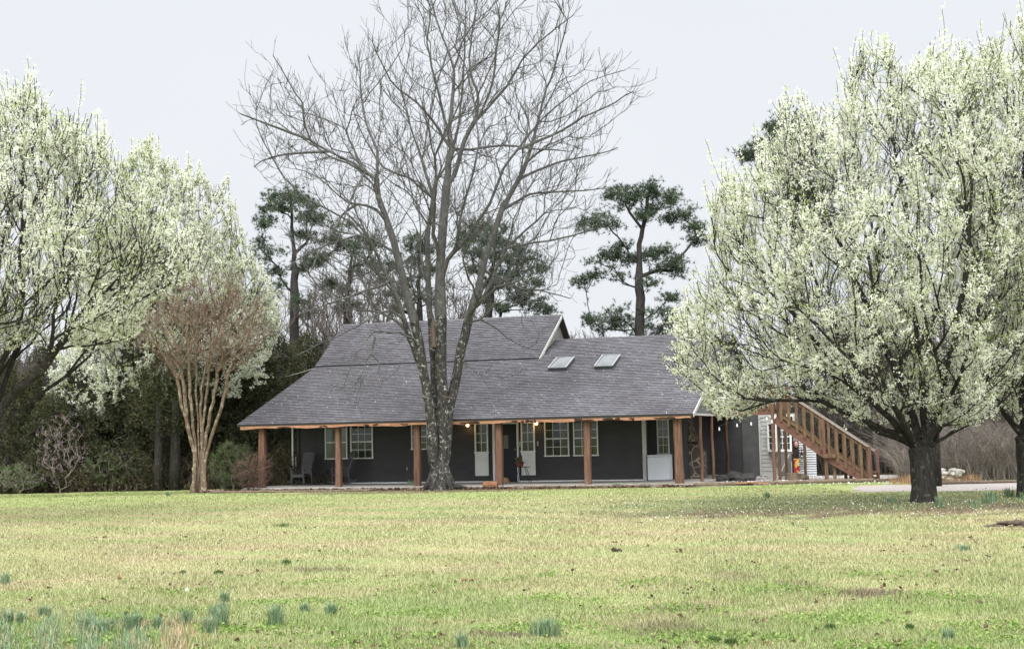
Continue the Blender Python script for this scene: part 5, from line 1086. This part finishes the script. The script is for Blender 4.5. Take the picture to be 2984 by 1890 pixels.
def bare_proto(seed, H, n_=260, sp_=.22, mat_='sapling_bark'):
    T_ = Tree(seed, 30000); T_.rt = .007; T_.rb = .05+H*.008; r = T_.r
    T_.chain([(0, 0, 0), (r.normal(0, .15), r.normal(0, .15), H*.4), (r.normal(0, .3), r.normal(0, .3), H*.8)], seg=.4, wob=.03)
    z = r.uniform(.3, 1, n_); a = r.uniform(0, 6.283, n_); rr_ = H*sp_*np.sqrt(r.uniform(.0, 1, n_))*(1.15-z)**.4
    T_.ok[:T_.n] = T_.P[:T_.n, 2] > H*.22
    T_.attach(np.stack([rr_*np.cos(a), rr_*np.sin(a), z*H], 1), .35, .45, .025, 1.3, minlen=1.0, lw=.4, back=.25); T_.sprout(n_*5, .5, .5, .6, 2)
    return T_.mesh('trunk', M[mat_]), None, H
BP = [bare_proto(61, 9), bare_proto(62, 6, 220, .3), bare_proto(63, 12, 320, .2)]
USED = set()
def place(proto, key, name, label, x, y, s_, rz, group, cat='tree'):
    tr, cr, H = proto; o_ = empty(name, (x, y, 0), rz); o_.scale = (s_, s_, s_); tag(o_, label, cat, group)
    for p in (tr, cr):
        if p is None: continue
        if id(p) in USED: c = p.copy(); COL.objects.link(c)
        else: c = p; USED.add(id(p))
        c.parent = o_
    return o_
rr = random.Random(77)
CL = [  # px x, distance, proto, height scale
 (20, 55, 1, .95), (95, 57, 0, .72), (150, 54.5, 1, .8), (215, 56, 0, .70), (275, 58, 1, 1.05), (330, 55.5, 1, .95), (395, 57.5, 0, .85), (455, 55.5, 1, 1.05), (505, 58, 0, .95), (550, 56.5, 1, 1.15), (610, 57.5, 0, .80), (660, 58, 1, 1.1), (715, 59, 0, .88), (760, 58.5, 1, 1.2), (805, 62, 0, .95), (850, 66, 0, .95), (900, 68, 0, .95), (700, 64, 0, 1.15), (420, 62, 2, 1.22), (500, 65, 2, 1.15), (350, 66, 2, .95), (600, 66, 2, .85), (240, 64, 2, .62), (130, 63, 1, 1.2), (30, 62, 1, 1.1), (660, 68, 2, .92), (780, 72, 2, .72)]
for k, (x, Y, p, s_) in enumerate(CL):
    q = at(x, 1400, Y); tall = (x, Y) in ((420, 62), (500, 65))
    lab = 'dark juniper at the edge of the shadowy wood left of the house' if not tall else ('tall dark cedar whose pointed tip shows above the left blossom trees' if x == 420 else 'second tall cedar just right of the pointed one above the blossom')
    place(CP[p], p, 'juniper_tree', lab, q[0], q[1], s_*rr.uniform(.93, 1.05), rr.uniform(0, 6.28), 'junipers at the edge of the left wood' if not tall else None)
BL = [(90, 57.5, 0, .55), (245, 58, 1, .8), (400, 57.4, 0, .6), (330, 59, 2, .5), (50, 60, 0, .7), (120, 64, 1, 1.0), (190, 58, 0, .55), (300, 61, 0, .7), (370, 68, 2, .8), (560, 63, 0, .8), (640, 61, 1, .9), (740, 66, 0, .9), (800, 70, 2, .75), (900, 73, 0, 1.0), (940, 70, 2, .72), (985, 74, 0, 1.0), (1045, 73, 2, .8), (1090, 76, 0, 1.05), (1140, 74, 2, .85), (1330, 75, 2, .85), (1380, 77, 0, 1.05), (1500, 78, 0, .95), (1660, 80, 0, .85), (1740, 80, 1, 1.2), (1960, 80, 0, .8), (960, 78, 2, .9), (770, 62, 1, .9), (-60, 60, 0, .9), (-10, 70, 2, .7)]
for k, (x, Y, p, s_) in enumerate(BL):
    q = at(x, 1400, Y); place(BP[p], p, 'bare_sapling', 'thin leafless grey tree in the woods behind the house and left lawn', q[0], q[1], s_*rr.uniform(.93, 1.07), rr.uniform(0, 6.28), 'leafless trees in the woods behind')
RL = [(2380, 66, 0, .9), (2440, 58, 1, 1.0), (2500, 62, 0, .8), (2560, 56, 1, .9), (2600, 64, 2, .8), (2700, 54, 1, .85), (2760, 60, 0, .8), (2820, 52, 1, .9), (2870, 58, 0, .85), (2930, 50, 1, .85), (2990, 56, 0, .9), (3060, 54, 1, 1.0)]
for k, (x, Y, p, s_) in enumerate(RL):
    q = at(x, 1400, Y); place(BP[p], p, 'bare_sapling', 'thin leafless grey tree in the brush beyond the gravel at right', q[0], q[1], s_, rr.uniform(0, 6.28), 'leafless trees in the right brush')
for k, (x, Y, p, s_, lb) in enumerate([(2500, 60, 0, .9, 'dark evergreen standing just behind the foot of the stairs'), (2680, 62, 0, .85, 'dark evergreen in the brush directly behind the thick black trunk'), (2860, 64, 2, .6, 'dark evergreen in the right brush between the two blossom trunks'), (3000, 62, 0, .9, 'dark evergreen behind the trunk at the right edge'), (2600, 66, 2, .62, 'dark evergreen behind the brush right of the stairs')]):
    q = at(x, 1400, Y); place(CP[p], p, 'juniper_tree', lb, q[0], q[1], s_, rr.uniform(0, 6.28), None)
# dark plain trunks seen in the wood and behind the blossom tree
def plain_trunk(x, y, Y, r_, h, lb, lean=0.0):
    q = at(x, y, Y); mb = MB(); mb.tube([(0, 0, -.1), (lean*.2, 0, h*.3), (lean*.6, .1, h*.65), (lean, .1, h)], [r_*1.15, r_, r_*.85, r_*.6], 10)
    mb.tube([(lean*.5, .05, h*.55), (lean*.5+.6, .3, h*.8), (lean*.5+1.0, .5, h*1.05)], [r_*.4, r_*.25, r_*.05], 6); mb.tube([(lean*.4, .05, h*.5), (lean*.4-.5, .2, h*.78), (lean*.4-.8, .4, h*1.0)], [r_*.4, r_*.25, r_*.05], 6)
    o_ = empty('wood_tree', (q[0], q[1], 0)); tag(o_, lb, 'tree'); mb.build('trunk', M['bark_black'], o_, smooth=True)
    r = np.random.default_rng(int(x)); c = ell(1400, (lean, .1, h*1.1), (1.3, 1.2, 1.6), r, .2); V, F = quads(np.repeat(c, 2, 0)+r.normal(0, .06, (2800, 3)), .13, int(x), aspect=.35); npmesh('crown', V, F, 4, M['cedar_leaf'], o_, tone=np.repeat(r.uniform(0, 1, 2800), 4))
plain_trunk(462, 1425, 53.6, .17, 3.2, 'stout black trunk in the wood edge left of the paired brick blocks')
plain_trunk(510, 1425, 53.8, .20, 3.4, 'thick black trunk in the wood edge nearest the crape myrtle')
plain_trunk(2722, 1402, 43.0, .20, 3.6, 'dark second trunk standing close behind the large right blossom tree', .1)
# ---------------- undergrowth and brush
def brush(name, x0, x1, Y0, Y1, n_, h, m, seed, arch=.6, kind='stuff', w_=.007):
    r = np.random.default_rng(seed); x = r.uniform(x0, x1, n_); Y = r.uniform(Y0, Y1, n_); A = atv(x, np.full(n_, 1400.), Y); A[:, 2] = 0
    hh = h*r.uniform(.35, 1.1, n_)*(1+.25*np.sin(A[:, 0]*1.3)+.15*np.sin(A[:, 0]*3.1+1)); az = r.uniform(0, 6.283, n_); d = np.stack([np.cos(az), np.sin(az), np.zeros(n_)], 1)
    T_ = Tree(seed, n_*7+10); R_ = np.zeros(n_*7+10); T_.n = n_; T_.P[:n_] = A; T_.D[:n_] = (0, 0, 1); par = np.arange(n_); R_[:n_] = w_*1.8
    for k in range(1, 6):
        t = k/5; p = A+d*(hh*arch*t**1.6)[:, None]+np.array([0, 0, 1])*(hh*(1.35*t-.5*t*t*arch*1.2))[:, None]+r.normal(0, .05, (n_, 3)); i = np.arange(T_.n, T_.n+n_); T_.P[i] = p; v = p-T_.P[par]; T_.D[i] = v/np.linalg.norm(v, axis=1)[:, None]; T_.par[i] = par; R_[i] = w_*(1.8-1.5*t); T_.n += n_; par = i
    # side twiglets
    i = r.integers(n_*2, T_.n, n_*1); p = T_.P[i]+r.normal(0, .28, (n_, 3))+np.array([0, 0, .12]); k = np.arange(T_.n, T_.n+n_); T_.P[k] = p; v = p-T_.P[i]; T_.D[k] = v/np.linalg.norm(v, axis=1)[:, None]; T_.par[k] = i; R_[k] = w_*.5; T_.n += n_
    N_ = T_.n; T_.radii = lambda: (setattr(T_, 'w', R_[:N_]), R_[:N_])[1]
    o_ = T_.mesh(name, m)
    return tag(o_, kind='stuff')
o = brush('brush_thicket', 2620, 3150, 46.2, 53.0, 4300, 2.0, M['twig_grey'], 71, .9); tag(o, 'tangle of bare grey brush and vines beyond the gravel at right', 'brush')
o = brush('brush_thicket', 2200, 3200, 56.0, 66.0, 3600, 3.4, simple('dark_brush', (.09, .08, .065), (.04, .036, .03), .9, 2), 72, .6, w_=.011); tag(o, 'darker thicket rising behind the right brush', 'brush')
o = brush('undergrowth', -150, 1000, 54.0, 60.0, 5000, 1.3, simple('brown_brush', (.20, .155, .11), (.09, .07, .05), .9, 2), 73, .7); tag(o, 'brown twiggy undergrowth along the foot of the left wood', 'brush')
r = np.random.default_rng(74); n_ = 15000; x = r.uniform(-150, 1000, n_); Y = r.uniform(53.8, 62, n_); A = atv(x, np.full(n_, 1400.), Y); A[:, 2] = r.uniform(0, 1, n_)**1.3*(.9+.6*np.sin(A[:, 0]*1.1)+.3*np.sin(A[:, 0]*2.7))
C_ = np.repeat(A, 4, 0)+r.normal(0, .11, (n_*4, 3)); o = foliage('ground_foliage', C_, .11, 75, M['cedar_leaf'], None, (0, 0, 0), tone=np.repeat(np.clip(r.normal(.6, .3, n_), 0, 1), 4)); tag(o, 'low dark leafy growth on the floor of the left wood', 'undergrowth', kind='stuff')
# far wood closing the horizon
r = np.random.default_rng(76); n_ = 60000; x = r.uniform(-600, 3600, n_); Y = r.uniform(88, 110, n_); A = atv(x, np.full(n_, 1400.), Y); hh = 5.2+1.4*np.sin(A[:, 0]*.21)+1.0*np.sin(A[:, 0]*.53+1)+.7*np.sin(A[:, 0]*1.3); A[:, 2] = r.uniform(0, 1, n_)*hh
o = foliage('distant_wood', A+r.normal(0, .2, A.shape), .50, 77, tonemat('far_wood', [(0, (.045, .048, .035)), (.5, (.09, .085, .068)), (1, (.14, .13, .11))], .9, .1), None, (0, 0, 0), aspect=.5); tag(o, 'distant hazy wood beyond the house', 'wood', kind='stuff')
# shrubs by the left post, redbud haze, dry grass
def shrub(name, lb, x, y, Y, rx, h, seed, leafy, m_tw, n_=260, leafm='shrub_leaf', cat='shrub'):
    T_ = Tree(seed, 20000); T_.rt = .004; T_.rb = .03; r = T_.r; T_.chain([(0, 0, 0), (0, 0, .12)], seg=.1)
    T_.attach(ell(n_, (0, 0, h*.55), (rx, rx*.8, h*.5), r), .16, .5, .02, .5); T_.sprout(n_*3, .16, .5, .8, 2)
    q = at(x, y, Y); o_ = empty(name, (q[0], q[1], 0)); tag(o_, lb, cat); T_.mesh('twigs', m_tw, o_, rmin=.004)
    if leafy:
        c = T_.P[T_.r.integers(5, T_.n, leafy)]; foliage('leaves', np.repeat(c, 3, 0)+r.normal(0, .04, (leafy*3, 3)), .06, seed, M[leafm], o_, (0, 0, 0))
    return o_
shrub('twiggy_shrub', 'brown leafless shrub at the foot of the first cedar post', 738, 1425, 51.0, .75, 1.3, 81, 0, M['red_twig'], 320)
shrub('green_shrub', 'light green leafy shrub between the crape myrtle and the first cedar post', 680, 1425, 53.2, .9, 1.7, 82, 900, M['twig_grey'])
shrub('green_shrub', 'small pale leaved shrub beside the white downspout', 822, 1405, 57.0, .35, 1.1, 83, 500, M['twig_grey'], 120)
shrub('green_shrub', 'low bright green shrub at the far left edge of the wood', 60, 1436, 53.4, 1.1, 1.1, 84, 500, M['twig_grey'])
shrub('green_shrub', 'rounded leafy shrub in the wood edge left of the black trunks', 320, 1430, 54.3, 1.0, 1.6, 85, 500, M['twig_grey'])
M['redbud'] = tonemat('redbud_flowers', [(0, (.14, .09, .12)), (1, (.27, .18, .24))], .8, .1)
shrub('redbud', 'small redbud with pale purple buds in the left wood edge', 175, 1433, 53.2, 1.0, 2.9, 86, 200, M['twig_grey'], 200, 'redbud', 'shrub')
def tuft(mb_, n_, L_, w_, spread, r):
    a = r.uniform(0, 6.283, n_); d = np.stack([np.cos(a), np.sin(a), np.zeros(n_)], 1); rr_ = r.uniform(0, spread, n_)[:, None]; B = d*rr_; t = r.uniform(.05, .45, n_)[:, None]; l = L_*r.uniform(.6, 1.15, n_)[:, None]
    a2 = a+r.uniform(-.8, .8, n_); d2 = np.stack([np.cos(a2), np.sin(a2), np.zeros(n_)], 1); x = np.stack([-np.sin(a2), np.cos(a2), np.zeros(n_)], 1)*w_*.5
    Mi = B+d2*l*t*.35+np.array([0, 0, 1])*l*.6; Ti = B+d2*l*t+np.array([0, 0, 1])*l*(1-t*.5)
    V = np.stack([B-x, B+x, Mi+x*.8, Mi-x*.8, Mi-x*.8, Mi+x*.8, Ti+x*.1, Ti-x*.1], 1).reshape(-1, 3); return V, np.arange(len(V)).reshape(-1, 4)
M['daff'] = tonemat('bluegreen_blades', [(0, (.09, .16, .075)), (.5, (.17, .25, .14)), (1, (.31, .36, .23))], .5, .3, .2)
M['drygrass'] = tonemat('dry_grass', [(0, (.24, .16, .09)), (.5, (.40, .29, .17)), (1, (.52, .42, .28))], .9, .1, .2)
def ground_at(x, y):
    Y = 40.0
    for _ in range(1): 
        d = fwd + RT*((x-CX)/F_PX) - UP*((y-CY)/F_PX); t = -CAM.z/d.z
    p = np.array(CAM+d*t); p[2] = float(und(p[0], p[1])); return p
DF = [  # x, y base, height px, width px, label
 (645, 1822, 70, 42, 'grey green daffodil clump, tallest near the left foreground'), (648, 1790, 50, 26, None), (620, 1795, 40, 24, None), (652, 1758, 42, 34, None), (805, 1820, 75, 50, 'leaning pair of daffodil clumps left of centre foreground'), (888, 1778, 34, 32, 'small daffodil clump right of the leaning pair'), (965, 1785, 46, 34, 'daffodil clump just left of foreground centre'),
 (1590, 1838, 64, 95, 'widest daffodil clump in the centre foreground'), (2764, 1858, 44, 36, 'small rounded daffodil clump in the right foreground'), (1345, 1890, 55, 40, 'daffodil clump cut by the bottom edge left of centre'), (15, 1705, 44, 28, 'small daffodil clump at the left frame edge'),
 (20, 1835, 60, 34, None), (62, 1835, 50, 26, None), (130, 1812, 45, 34, None), (380, 1850, 70, 45, None), (405, 1838, 55, 24, None), (460, 1835, 45, 26, None), (545, 1825, 62, 40, None), (612, 1845, 60, 40, None), (250, 1850, 50, 50, None), (300, 1860, 50, 60, None),
 (2805, 1600, 26, 50, 'low daffodil clump on the right lawn below the bare soil'), (2235, 1450, 20, 22, 'daffodil tuft on the lawn below the deck posts'), (2310, 1525, 14, 10, None), (2886, 1470, 42, 50, 'largest daffodil clump between the two right trunks'), (2735, 1485, 36, 24, 'daffodil clump at the right foot of the thick black trunk'), (2598, 1470, 26, 32, 'daffodil clump left of the thick black trunk'),
 (2940, 1445, 30, 34, None), (2978, 1455, 26, 20, None), (2840, 1482, 24, 26, None), (490, 1445, 16, 14, 'tiny daffodil tuft on the lawn left of the crape myrtle'), (1205, 1420, 24, 40, 'daffodils in the bed left of the bare tree foot'), (1640, 1420, 10, 30, None), (1800, 1420, 16, 50, 'daffodils in the bed below the pale corner post'), (1850, 1418, 14, 30, None), (1075, 1418, 12, 40, None), (650, 1425, 16, 16, None)]
for k, (x, y, h, wd, lb) in enumerate(DF):
    p = ground_at(x, y); sc_ = p[1]/F_PX; r = np.random.default_rng(100+k); H_ = h*sc_; W_ = wd*sc_*.5
    V, F = tuft(None, int(26+wd*2.2), H_, max(.009, sc_*2.2), W_*.95, r); V[:, 2] -= .01
    o_ = npmesh('daffodil_clump', V, F, 4, M['daff'], tone=np.repeat(r.uniform(0, 1, len(V)//8), 8)); o_.location = tuple(p)
    if lb is None: lb = 'grey green daffodil leaves on the left foreground lawn' if x < 700 and y > 1600 else ('small daffodil tuft near the right tree trunks' if x > 2300 else 'small daffodil tuft in the bed along the porch')
    gp = 'daffodil clumps left foreground' if (x < 700 and y > 1600) else ('daffodils at the right trees' if x > 2300 and y < 1700 else ('daffodils along the porch bed' if y < 1450 else 'daffodil clumps in the foreground'))
    tag(o_, lb, 'plant', gp)
p = ground_at(540, 1780); mb = MB(); s_ = p[1]/F_PX; mb.tube([(0, 0, 0), (.012, 0, 30*s_), (.02, 0, 62*s_)], .0035, 5); fl = mb.build('daffodil_flower', simple('pale_stem', (.42, .44, .20), None, .7)); fl.location = tuple(p); tag(fl, 'single tall stem with a drooping white bloom in the left foreground', 'flower')
mb = MB()
for k in range(6): a = k*1.047; mb.add([(.02, 0, 62*s_), (.02+.028*math.cos(a-.3), -.02, 62*s_+.028*math.sin(a-.3)), (.02+.042*math.cos(a), -.012, 62*s_+.042*math.sin(a)), (.02+.028*math.cos(a+.3), -.02, 62*s_+.028*math.sin(a+.3))], [(0, 1, 2, 3)])
mb.blob((.02, -.03, 62*s_), (.012, .02, .012), 1, rough=0, sub=1); bl_ = mb.build('bloom', M['white'], fl); bl_.scale = (.6, .6, .6); bl_.location = (.008, 0, 24.8*s_)

# ---------------- lawn grass blades (screen-even density, real size)
def lawn(name, n_, Ya, Yb, seed, Lb, wb, dens=None):
    r = np.random.default_rng(seed); t = r.uniform(1/Yb, 1/Ya, n_); Y = 1/t; x = r.uniform(-.385, .385, n_)*Y*1.04
    if dens is not None: k = dens(x, Y, r); x, Y = x[k], Y[k]
    n_ = len(x); B = np.stack([x, Y, und(x, Y)-.004], 1); a = r.uniform(0, 6.283, n_); L1 = (Lb*r.uniform(.5, 1.35, n_)*(1+.35*np.sin(x*1.9+Y)*np.sin(Y*1.3)))[:, None]; ln_ = r.uniform(.2, 1.0, n_)[:, None]
    d = np.stack([np.cos(a), np.sin(a), np.zeros(n_)], 1); wv = np.stack([-np.sin(a), np.cos(a), np.zeros(n_)], 1)*(wb*(Y/14)**.8*r.uniform(.7, 1.3, n_))[:, None]*.5
    V = np.stack([B-wv, B+wv, B+d*L1*ln_+np.array([0, 0, 1])*L1], 1).reshape(-1, 3)
    m, n__, b = newmat(name); b.inputs['Roughness'].default_value = .7; b.inputs['Specular IOR Level'].default_value = .15
    c = lawn_nodes(n__, b); at_ = n__.nodes.new('ShaderNodeAttribute'); at_.attribute_name = 'tone'
    hs = node(n__, 'ShaderNodeHueSaturation'); mr1 = node(n__, 'ShaderNodeMapRange'); mr1.inputs['To Min'].default_value = .68; mr1.inputs['To Max'].default_value = 1.5; n__.links.new(at_.outputs['Fac'], mr1.inputs['Value']); n__.links.new(mr1.outputs[0], hs.inputs['Value'])
    mr2 = node(n__, 'ShaderNodeMapRange'); mr2.inputs['To Min'].default_value = 1.1; mr2.inputs['To Max'].default_value = .72; n__.links.new(at_.outputs['Fac'], mr2.inputs['Value']); n__.links.new(mr2.outputs[0], hs.inputs['Saturation'])
    n__.links.new(c, hs.inputs['Color']); n__.links.new(hs.outputs[0], b.inputs['Base Color'])
    o_ = npmesh(name, V, np.arange(len(V)).reshape(-1, 3), 3, m, tone=np.repeat(r.uniform(0, 1, n_)**1.3, 3)); tag(o_, 'short yellow green lawn grass with dry tan patches', 'grass', kind='stuff'); return o_
def outside_house(x, Y, r):
    q = np.stack([x, Y], 1)-HO[:2]; u = q@HU[:2]; v = q@HV[:2]; gr = (x > 9.4) & (Y > 39.2) & (Y < 45)
    return ~((v > np.interp(u, [-2, 4, 9, 16, 21.5], [-2.0, -2.0, -.95, -.9, 1.9])) & (u > -1.9) & (u < 24)) & ~gr & ((Y < 52.5))
lawn('lawn_grass', 420000, 11.2, 24, 91, .042, .0075)
lawn('far_lawn_grass', 260000, 24, 54, 92, .040, .0085, outside_house)
# tall mixed grass and clover patch bottom left; weeds in the foreground
r = np.random.default_rng(93); n_ = 7000; x = r.uniform(-20, 640, n_); y = r.uniform(1800, 1960, n_); k = (y > 1822+25*np.sin(x*.02)+14*np.sin(x*.07)+r.normal(0, 14, n_)) & (r.uniform(0, 1, n_) < np.clip((650-x)/160, 0, 1)*(.55+.45*np.sin(x*.05+1))); x, y = x[k], y[k]; P_ = np.array([ground_at(a, b) for a, b in zip(x, y)]); n_ = len(P_)
V, F = tuft(None, n_, .12, .009, .01, r); V = V.reshape(n_, 8, 3)+P_[:, None]; dry = (r.uniform(0, 1, n_) < np.clip((x-350)/250, .15, .8)); kk = dry
o = npmesh('dry_tall_grass', V[kk].reshape(-1, 3), np.arange(kk.sum()*8).reshape(-1, 4), 4, M['drygrass'], tone=np.repeat(r.uniform(0, 1, kk.sum()), 8)); tag(o, 'longer straw coloured grass in the bottom left corner', 'grass', kind='stuff')
o = npmesh('green_tall_grass', V[~kk].reshape(-1, 3), np.arange((~kk).sum()*8).reshape(-1, 4), 4, M['daff'], tone=np.repeat(r.uniform(0, 1, (~kk).sum()), 8)); tag(o, 'longer blue green grass in the bottom left corner', 'grass', kind='stuff')
n_ = 26000; x = r.uniform(-5, 5, n_); Y = 11.2+r.uniform(0, 1, n_)**1.4*7; dn = np.sin(x*2.3+1)*np.sin(Y*2.9)+.5*np.sin(x*5.1)*np.sin(Y*6)+r.normal(0, .35, n_); k = dn > .35+(Y-11.2)*.09; x, Y = x[k], Y[k]
C_ = np.stack([x, Y, und(x, Y)+r.uniform(.01, .05, len(x))], 1); C_ = np.repeat(C_, 3, 0)+r.normal(0, .018, (len(C_)*3, 3))*[1, 1, .4]; o = foliage('clover_weeds', C_, .030, 95, tonemat('weed_leaves', [(0, (.08, .15, .03)), (.5, (.17, .27, .06)), (1, (.30, .38, .12))], .6, .2, .2), None, (0, 0, 0)); tag(o, 'low broad leaved weeds and clover in the foreground lawn', 'weeds', kind='stuff')
# fallen petals on lawn, gravel and roof; dead leaves
def scatter(name, lb, cat, P_, size, seed, m):
    V, F = quads(P_, size, seed, flat=.75); o_ = npmesh(name, V, F, 4, m, tone=np.repeat(np.random.default_rng(seed).uniform(0, 1, len(P_)), 4)); return tag(o_, lb, cat, kind='stuff')
M['petal'] = tonemat('fallen_petals', [(0, (.60, .60, .55)), (1, (.82, .81, .78))], .7, .1)
M['deadleaf'] = tonemat('dead_leaves', [(0, (.035, .024, .018)), (.7, (.11, .065, .045)), (1, (.26, .19, .13))], .9, .1)
n_ = 3000; x = r.normal(8.2, 4.2, n_); Y = 33.5+r.normal(0, 4.2, n_); k = (Y < 45) & (Y > 27); x, Y = x[k], Y[k]
scatter('fallen_petals', 'white petals fallen on the lawn under the right blossom trees', 'petals', np.stack([x, Y, und(x, Y)+.03], 1), .023, 96, M['petal'])
n_ = 500; x = r.uniform(-13, 6, n_); Y = r.uniform(36, 50, n_); k = outside_house(x, Y, r)
n_ = 1100; u = r.uniform(-.7, 15.7, n_); v = r.uniform(-.3, 8.7, n_); k = (v < 6.3) | (u > 8.9); u, v = u[k], v[k]; P_ = HO+u[:, None]*HU+v[:, None]*HV; P_[:, 2] = ZE+SL*(v-VE)+.025
scatter('roof_petals', 'white petals scattered over the grey shingle roof', 'petals', P_, .028, 97, M['petal'])
n_ = 330; t = r.uniform(1/45, 1/11.4, n_); Y = 1/t; x = r.uniform(-.38, .38, n_)*Y; P_ = np.stack([x, Y, und(x, Y)+.03], 1); P_ = np.repeat(P_, 3, 0)+r.normal(0, .022, (n_*3, 3))*[1, 1, .5]
scatter('dead_leaves', 'brown dead leaves scattered over the lawn', 'leaves', P_, .042, 98, M['deadleaf'])
n_ = 2600; u = r.uniform(-1.8, 15.8, n_); v = -.45-r.uniform(0, 1, n_)*np.interp(u, [-2, 4, 9, 16], [1.5, 1.5, .5, .4]); P_ = HO+u[:, None]*HU+v[:, None]*HV; P_[:, 2] = r.uniform(.01, .07, n_)
scatter('bed_leaves', 'brown leaf litter in the bed along the porch', 'leaves', P_, .085, 99, M['deadleaf'])
n_ = 2400; u = r.uniform(15.9, 25, n_); v = r.uniform(.2, 9, n_); P_ = HO+u[:, None]*HU+v[:, None]*HV; P_[:, 2] = .02
scatter('gravel_petals', 'petals and leaves scattered on the gravel by the stairs', 'petals', P_, .05, 100, M['petal'])
# dark clods, soil mounds, twigs
CLD = [(1795, 1614, 34, 12, 'largest black clod on the mid lawn right of centre'), (1792, 1580, 20, 6, 'small black clod just above the largest one'), (521, 1616, 26, 5, 'thin dark clod on the left lawn'), (2075, 1622, 40, 4, 'flat dark twig patch right of the black clods'), (1352, 1690, 22, 14, 'rusty brown leaf clump on the centre lawn'), (345, 1692, 18, 14, 'rusty brown leaf clump on the left lawn'), (1158, 1832, 40, 16, 'dark curled leaves in the centre left foreground'), (2560, 1686, 18, 10, 'brown clod above the bare soil patch at right'), (2930, 1702, 44, 8, 'dark clod near the right edge'), (812, 1845, 24, 12, 'dark curled leaf beside the leaning daffodils'), (1500, 1845, 60, 16, 'dark leaf pile left of the widest daffodil clump'), (2238, 1865, 26, 14, 'pinkish tan leaf standing at the bottom right'), (2885, 1762, 26, 7, 'small dark clod in the right foreground')]
for k, (x, y, wd, h, lb) in enumerate(CLD):
    p = ground_at(x, y); s_ = p[1]/F_PX; mb = MB(); rr = random.Random(k)
    for q in range(5): mb.blob((rr.uniform(-.35, .35)*wd*s_, rr.uniform(-.03, .03), h*s_*.4*rr.uniform(.6, 1.2)), (wd*s_*.2*rr.uniform(.7, 1.3), .04, h*s_*.45*rr.uniform(.6, 1.2)), k*9+q, rough=.5, sub=1)
    o_ = mb.build('leaf_clod', M['deadbrown'] if 'deadbrown' in M and ('rusty' in lb or 'pinkish' in lb) else M['soil'] if k not in (0, 1) else M['barkedge']); o_.location = tuple(p); tag(o_, lb, 'clod')
GRN = [(1270/1.6053, 1668, 24, 10, 'bright green moss tuft left of its darker neighbour on the left lawn')]
for k, (x, y, wd, h, lb) in enumerate([(533, 1668, 22, 10, 'smaller dark green tuft on the left lawn'), (636, 1670, 32, 13, 'larger dark green tuft on the left lawn'), (825, 1535, 50, 10, 'bright green flat tuft on the left middle lawn'), (835, 1640, 30, 16, 'small leafy weed right of the dark green tufts'), (2420, 1830, 34, 22, 'dark green grass tuft in the right foreground'), (2080, 1858, 40, 22, 'grass tuft at the bottom right of centre'), (2130, 1868, 44, 26, 'taller grass tuft at the bottom right of centre'), (2650, 1825, 26, 18, 'small green tuft left of the rounded daffodil clump')]):
    p = ground_at(x, y); s_ = p[1]/F_PX; r2 = np.random.default_rng(300+k); V, F = tuft(None, 150, h*s_*1.2, .009, wd*s_*.45, r2)
    o_ = npmesh('grass_tuft', V, F, 4, M['shrub_leaf'], tone=np.repeat(r2.uniform(0, 1, 150), 8)); o_.location = tuple(p); tag(o_, lb, 'grass tuft')
p = ground_at(2955, 1532); mb = MB(); rr = random.Random(5)
for q in range(40): a = rr.uniform(0, 6.28); q_ = rr.uniform(0, 1)**.7; mb.blob((q_*.55*math.cos(a), q_*.3*math.sin(a), .10*(1-q_)), (.09, .07, .035), q, rough=.4, sub=1)
o_ = mb.build('soil_mound', M['soil']); o_.location = tuple(p); tag(o_, 'dark crumbly soil mound on the lawn at the right edge', 'mound')
q = at(2765, 1392, 45.5); mb = MB(); rr = random.Random(6)
for k in range(16): mb.blob((rr.uniform(-.5, .5), rr.uniform(-.3, .3), rr.uniform(.05, .42)), (.15, .12, .07), k, rough=.5, sub=1)
o_ = mb.build('rubble_pile', simple('pale_rubble', (.55, .54, .50), (.25, .22, .18), .9, 6)); o_.location = (q[0], q[1], 0); tag(o_, 'pile of pale broken rubble beyond the gravel behind the thick black trunk', 'rubble')
r = np.random.default_rng(94); n_ = 1100; x = np.concatenate([r.uniform(2600, 2660, n_//3), r.uniform(2730, 2840, n_//3), r.uniform(2590, 2860, n_-2*(n_//3))]); A = atv(x, np.full(n_, 1400.), r.uniform(44.8, 46.5, n_)); A[:, 2] = 0
V, F = tuft(None, n_, .34, .010, .02, r); V = (V.reshape(n_, 8, 3)*(.35+.65*np.abs(np.sin(A[:, 0]*3.1)))[:, None, None]).reshape(-1, 3); V = V.reshape(n_, 8, 3)+A[:, None]; o = npmesh('dry_reeds', V.reshape(-1, 3), np.arange(n_*8).reshape(-1, 4), 4, tonemat('orange_straw', [(0, (.25, .13, .07)), (1, (.48, .32, .19))], .9, .1), tone=np.repeat(r.uniform(0, 1, n_), 8)); tag(o, 'orange dry grass at the edge of the right brush', 'grass', kind='stuff')
# overhead service cable to the roof edge
a = at(560, 1110, 60); b = np.array(HW(UL, 6.6, 4.75)); mb = MB(); mb.tube([a+(b-a)*t-np.array([0, 0, .35*math.sin(math.pi*t)]) for t in np.linspace(0, 1, 9)], .012, 5); o_ = mb.build('overhead_cable', M['offwhite']); tag(o_, 'thin pale cable running from the left wood to the roof edge', 'cable')
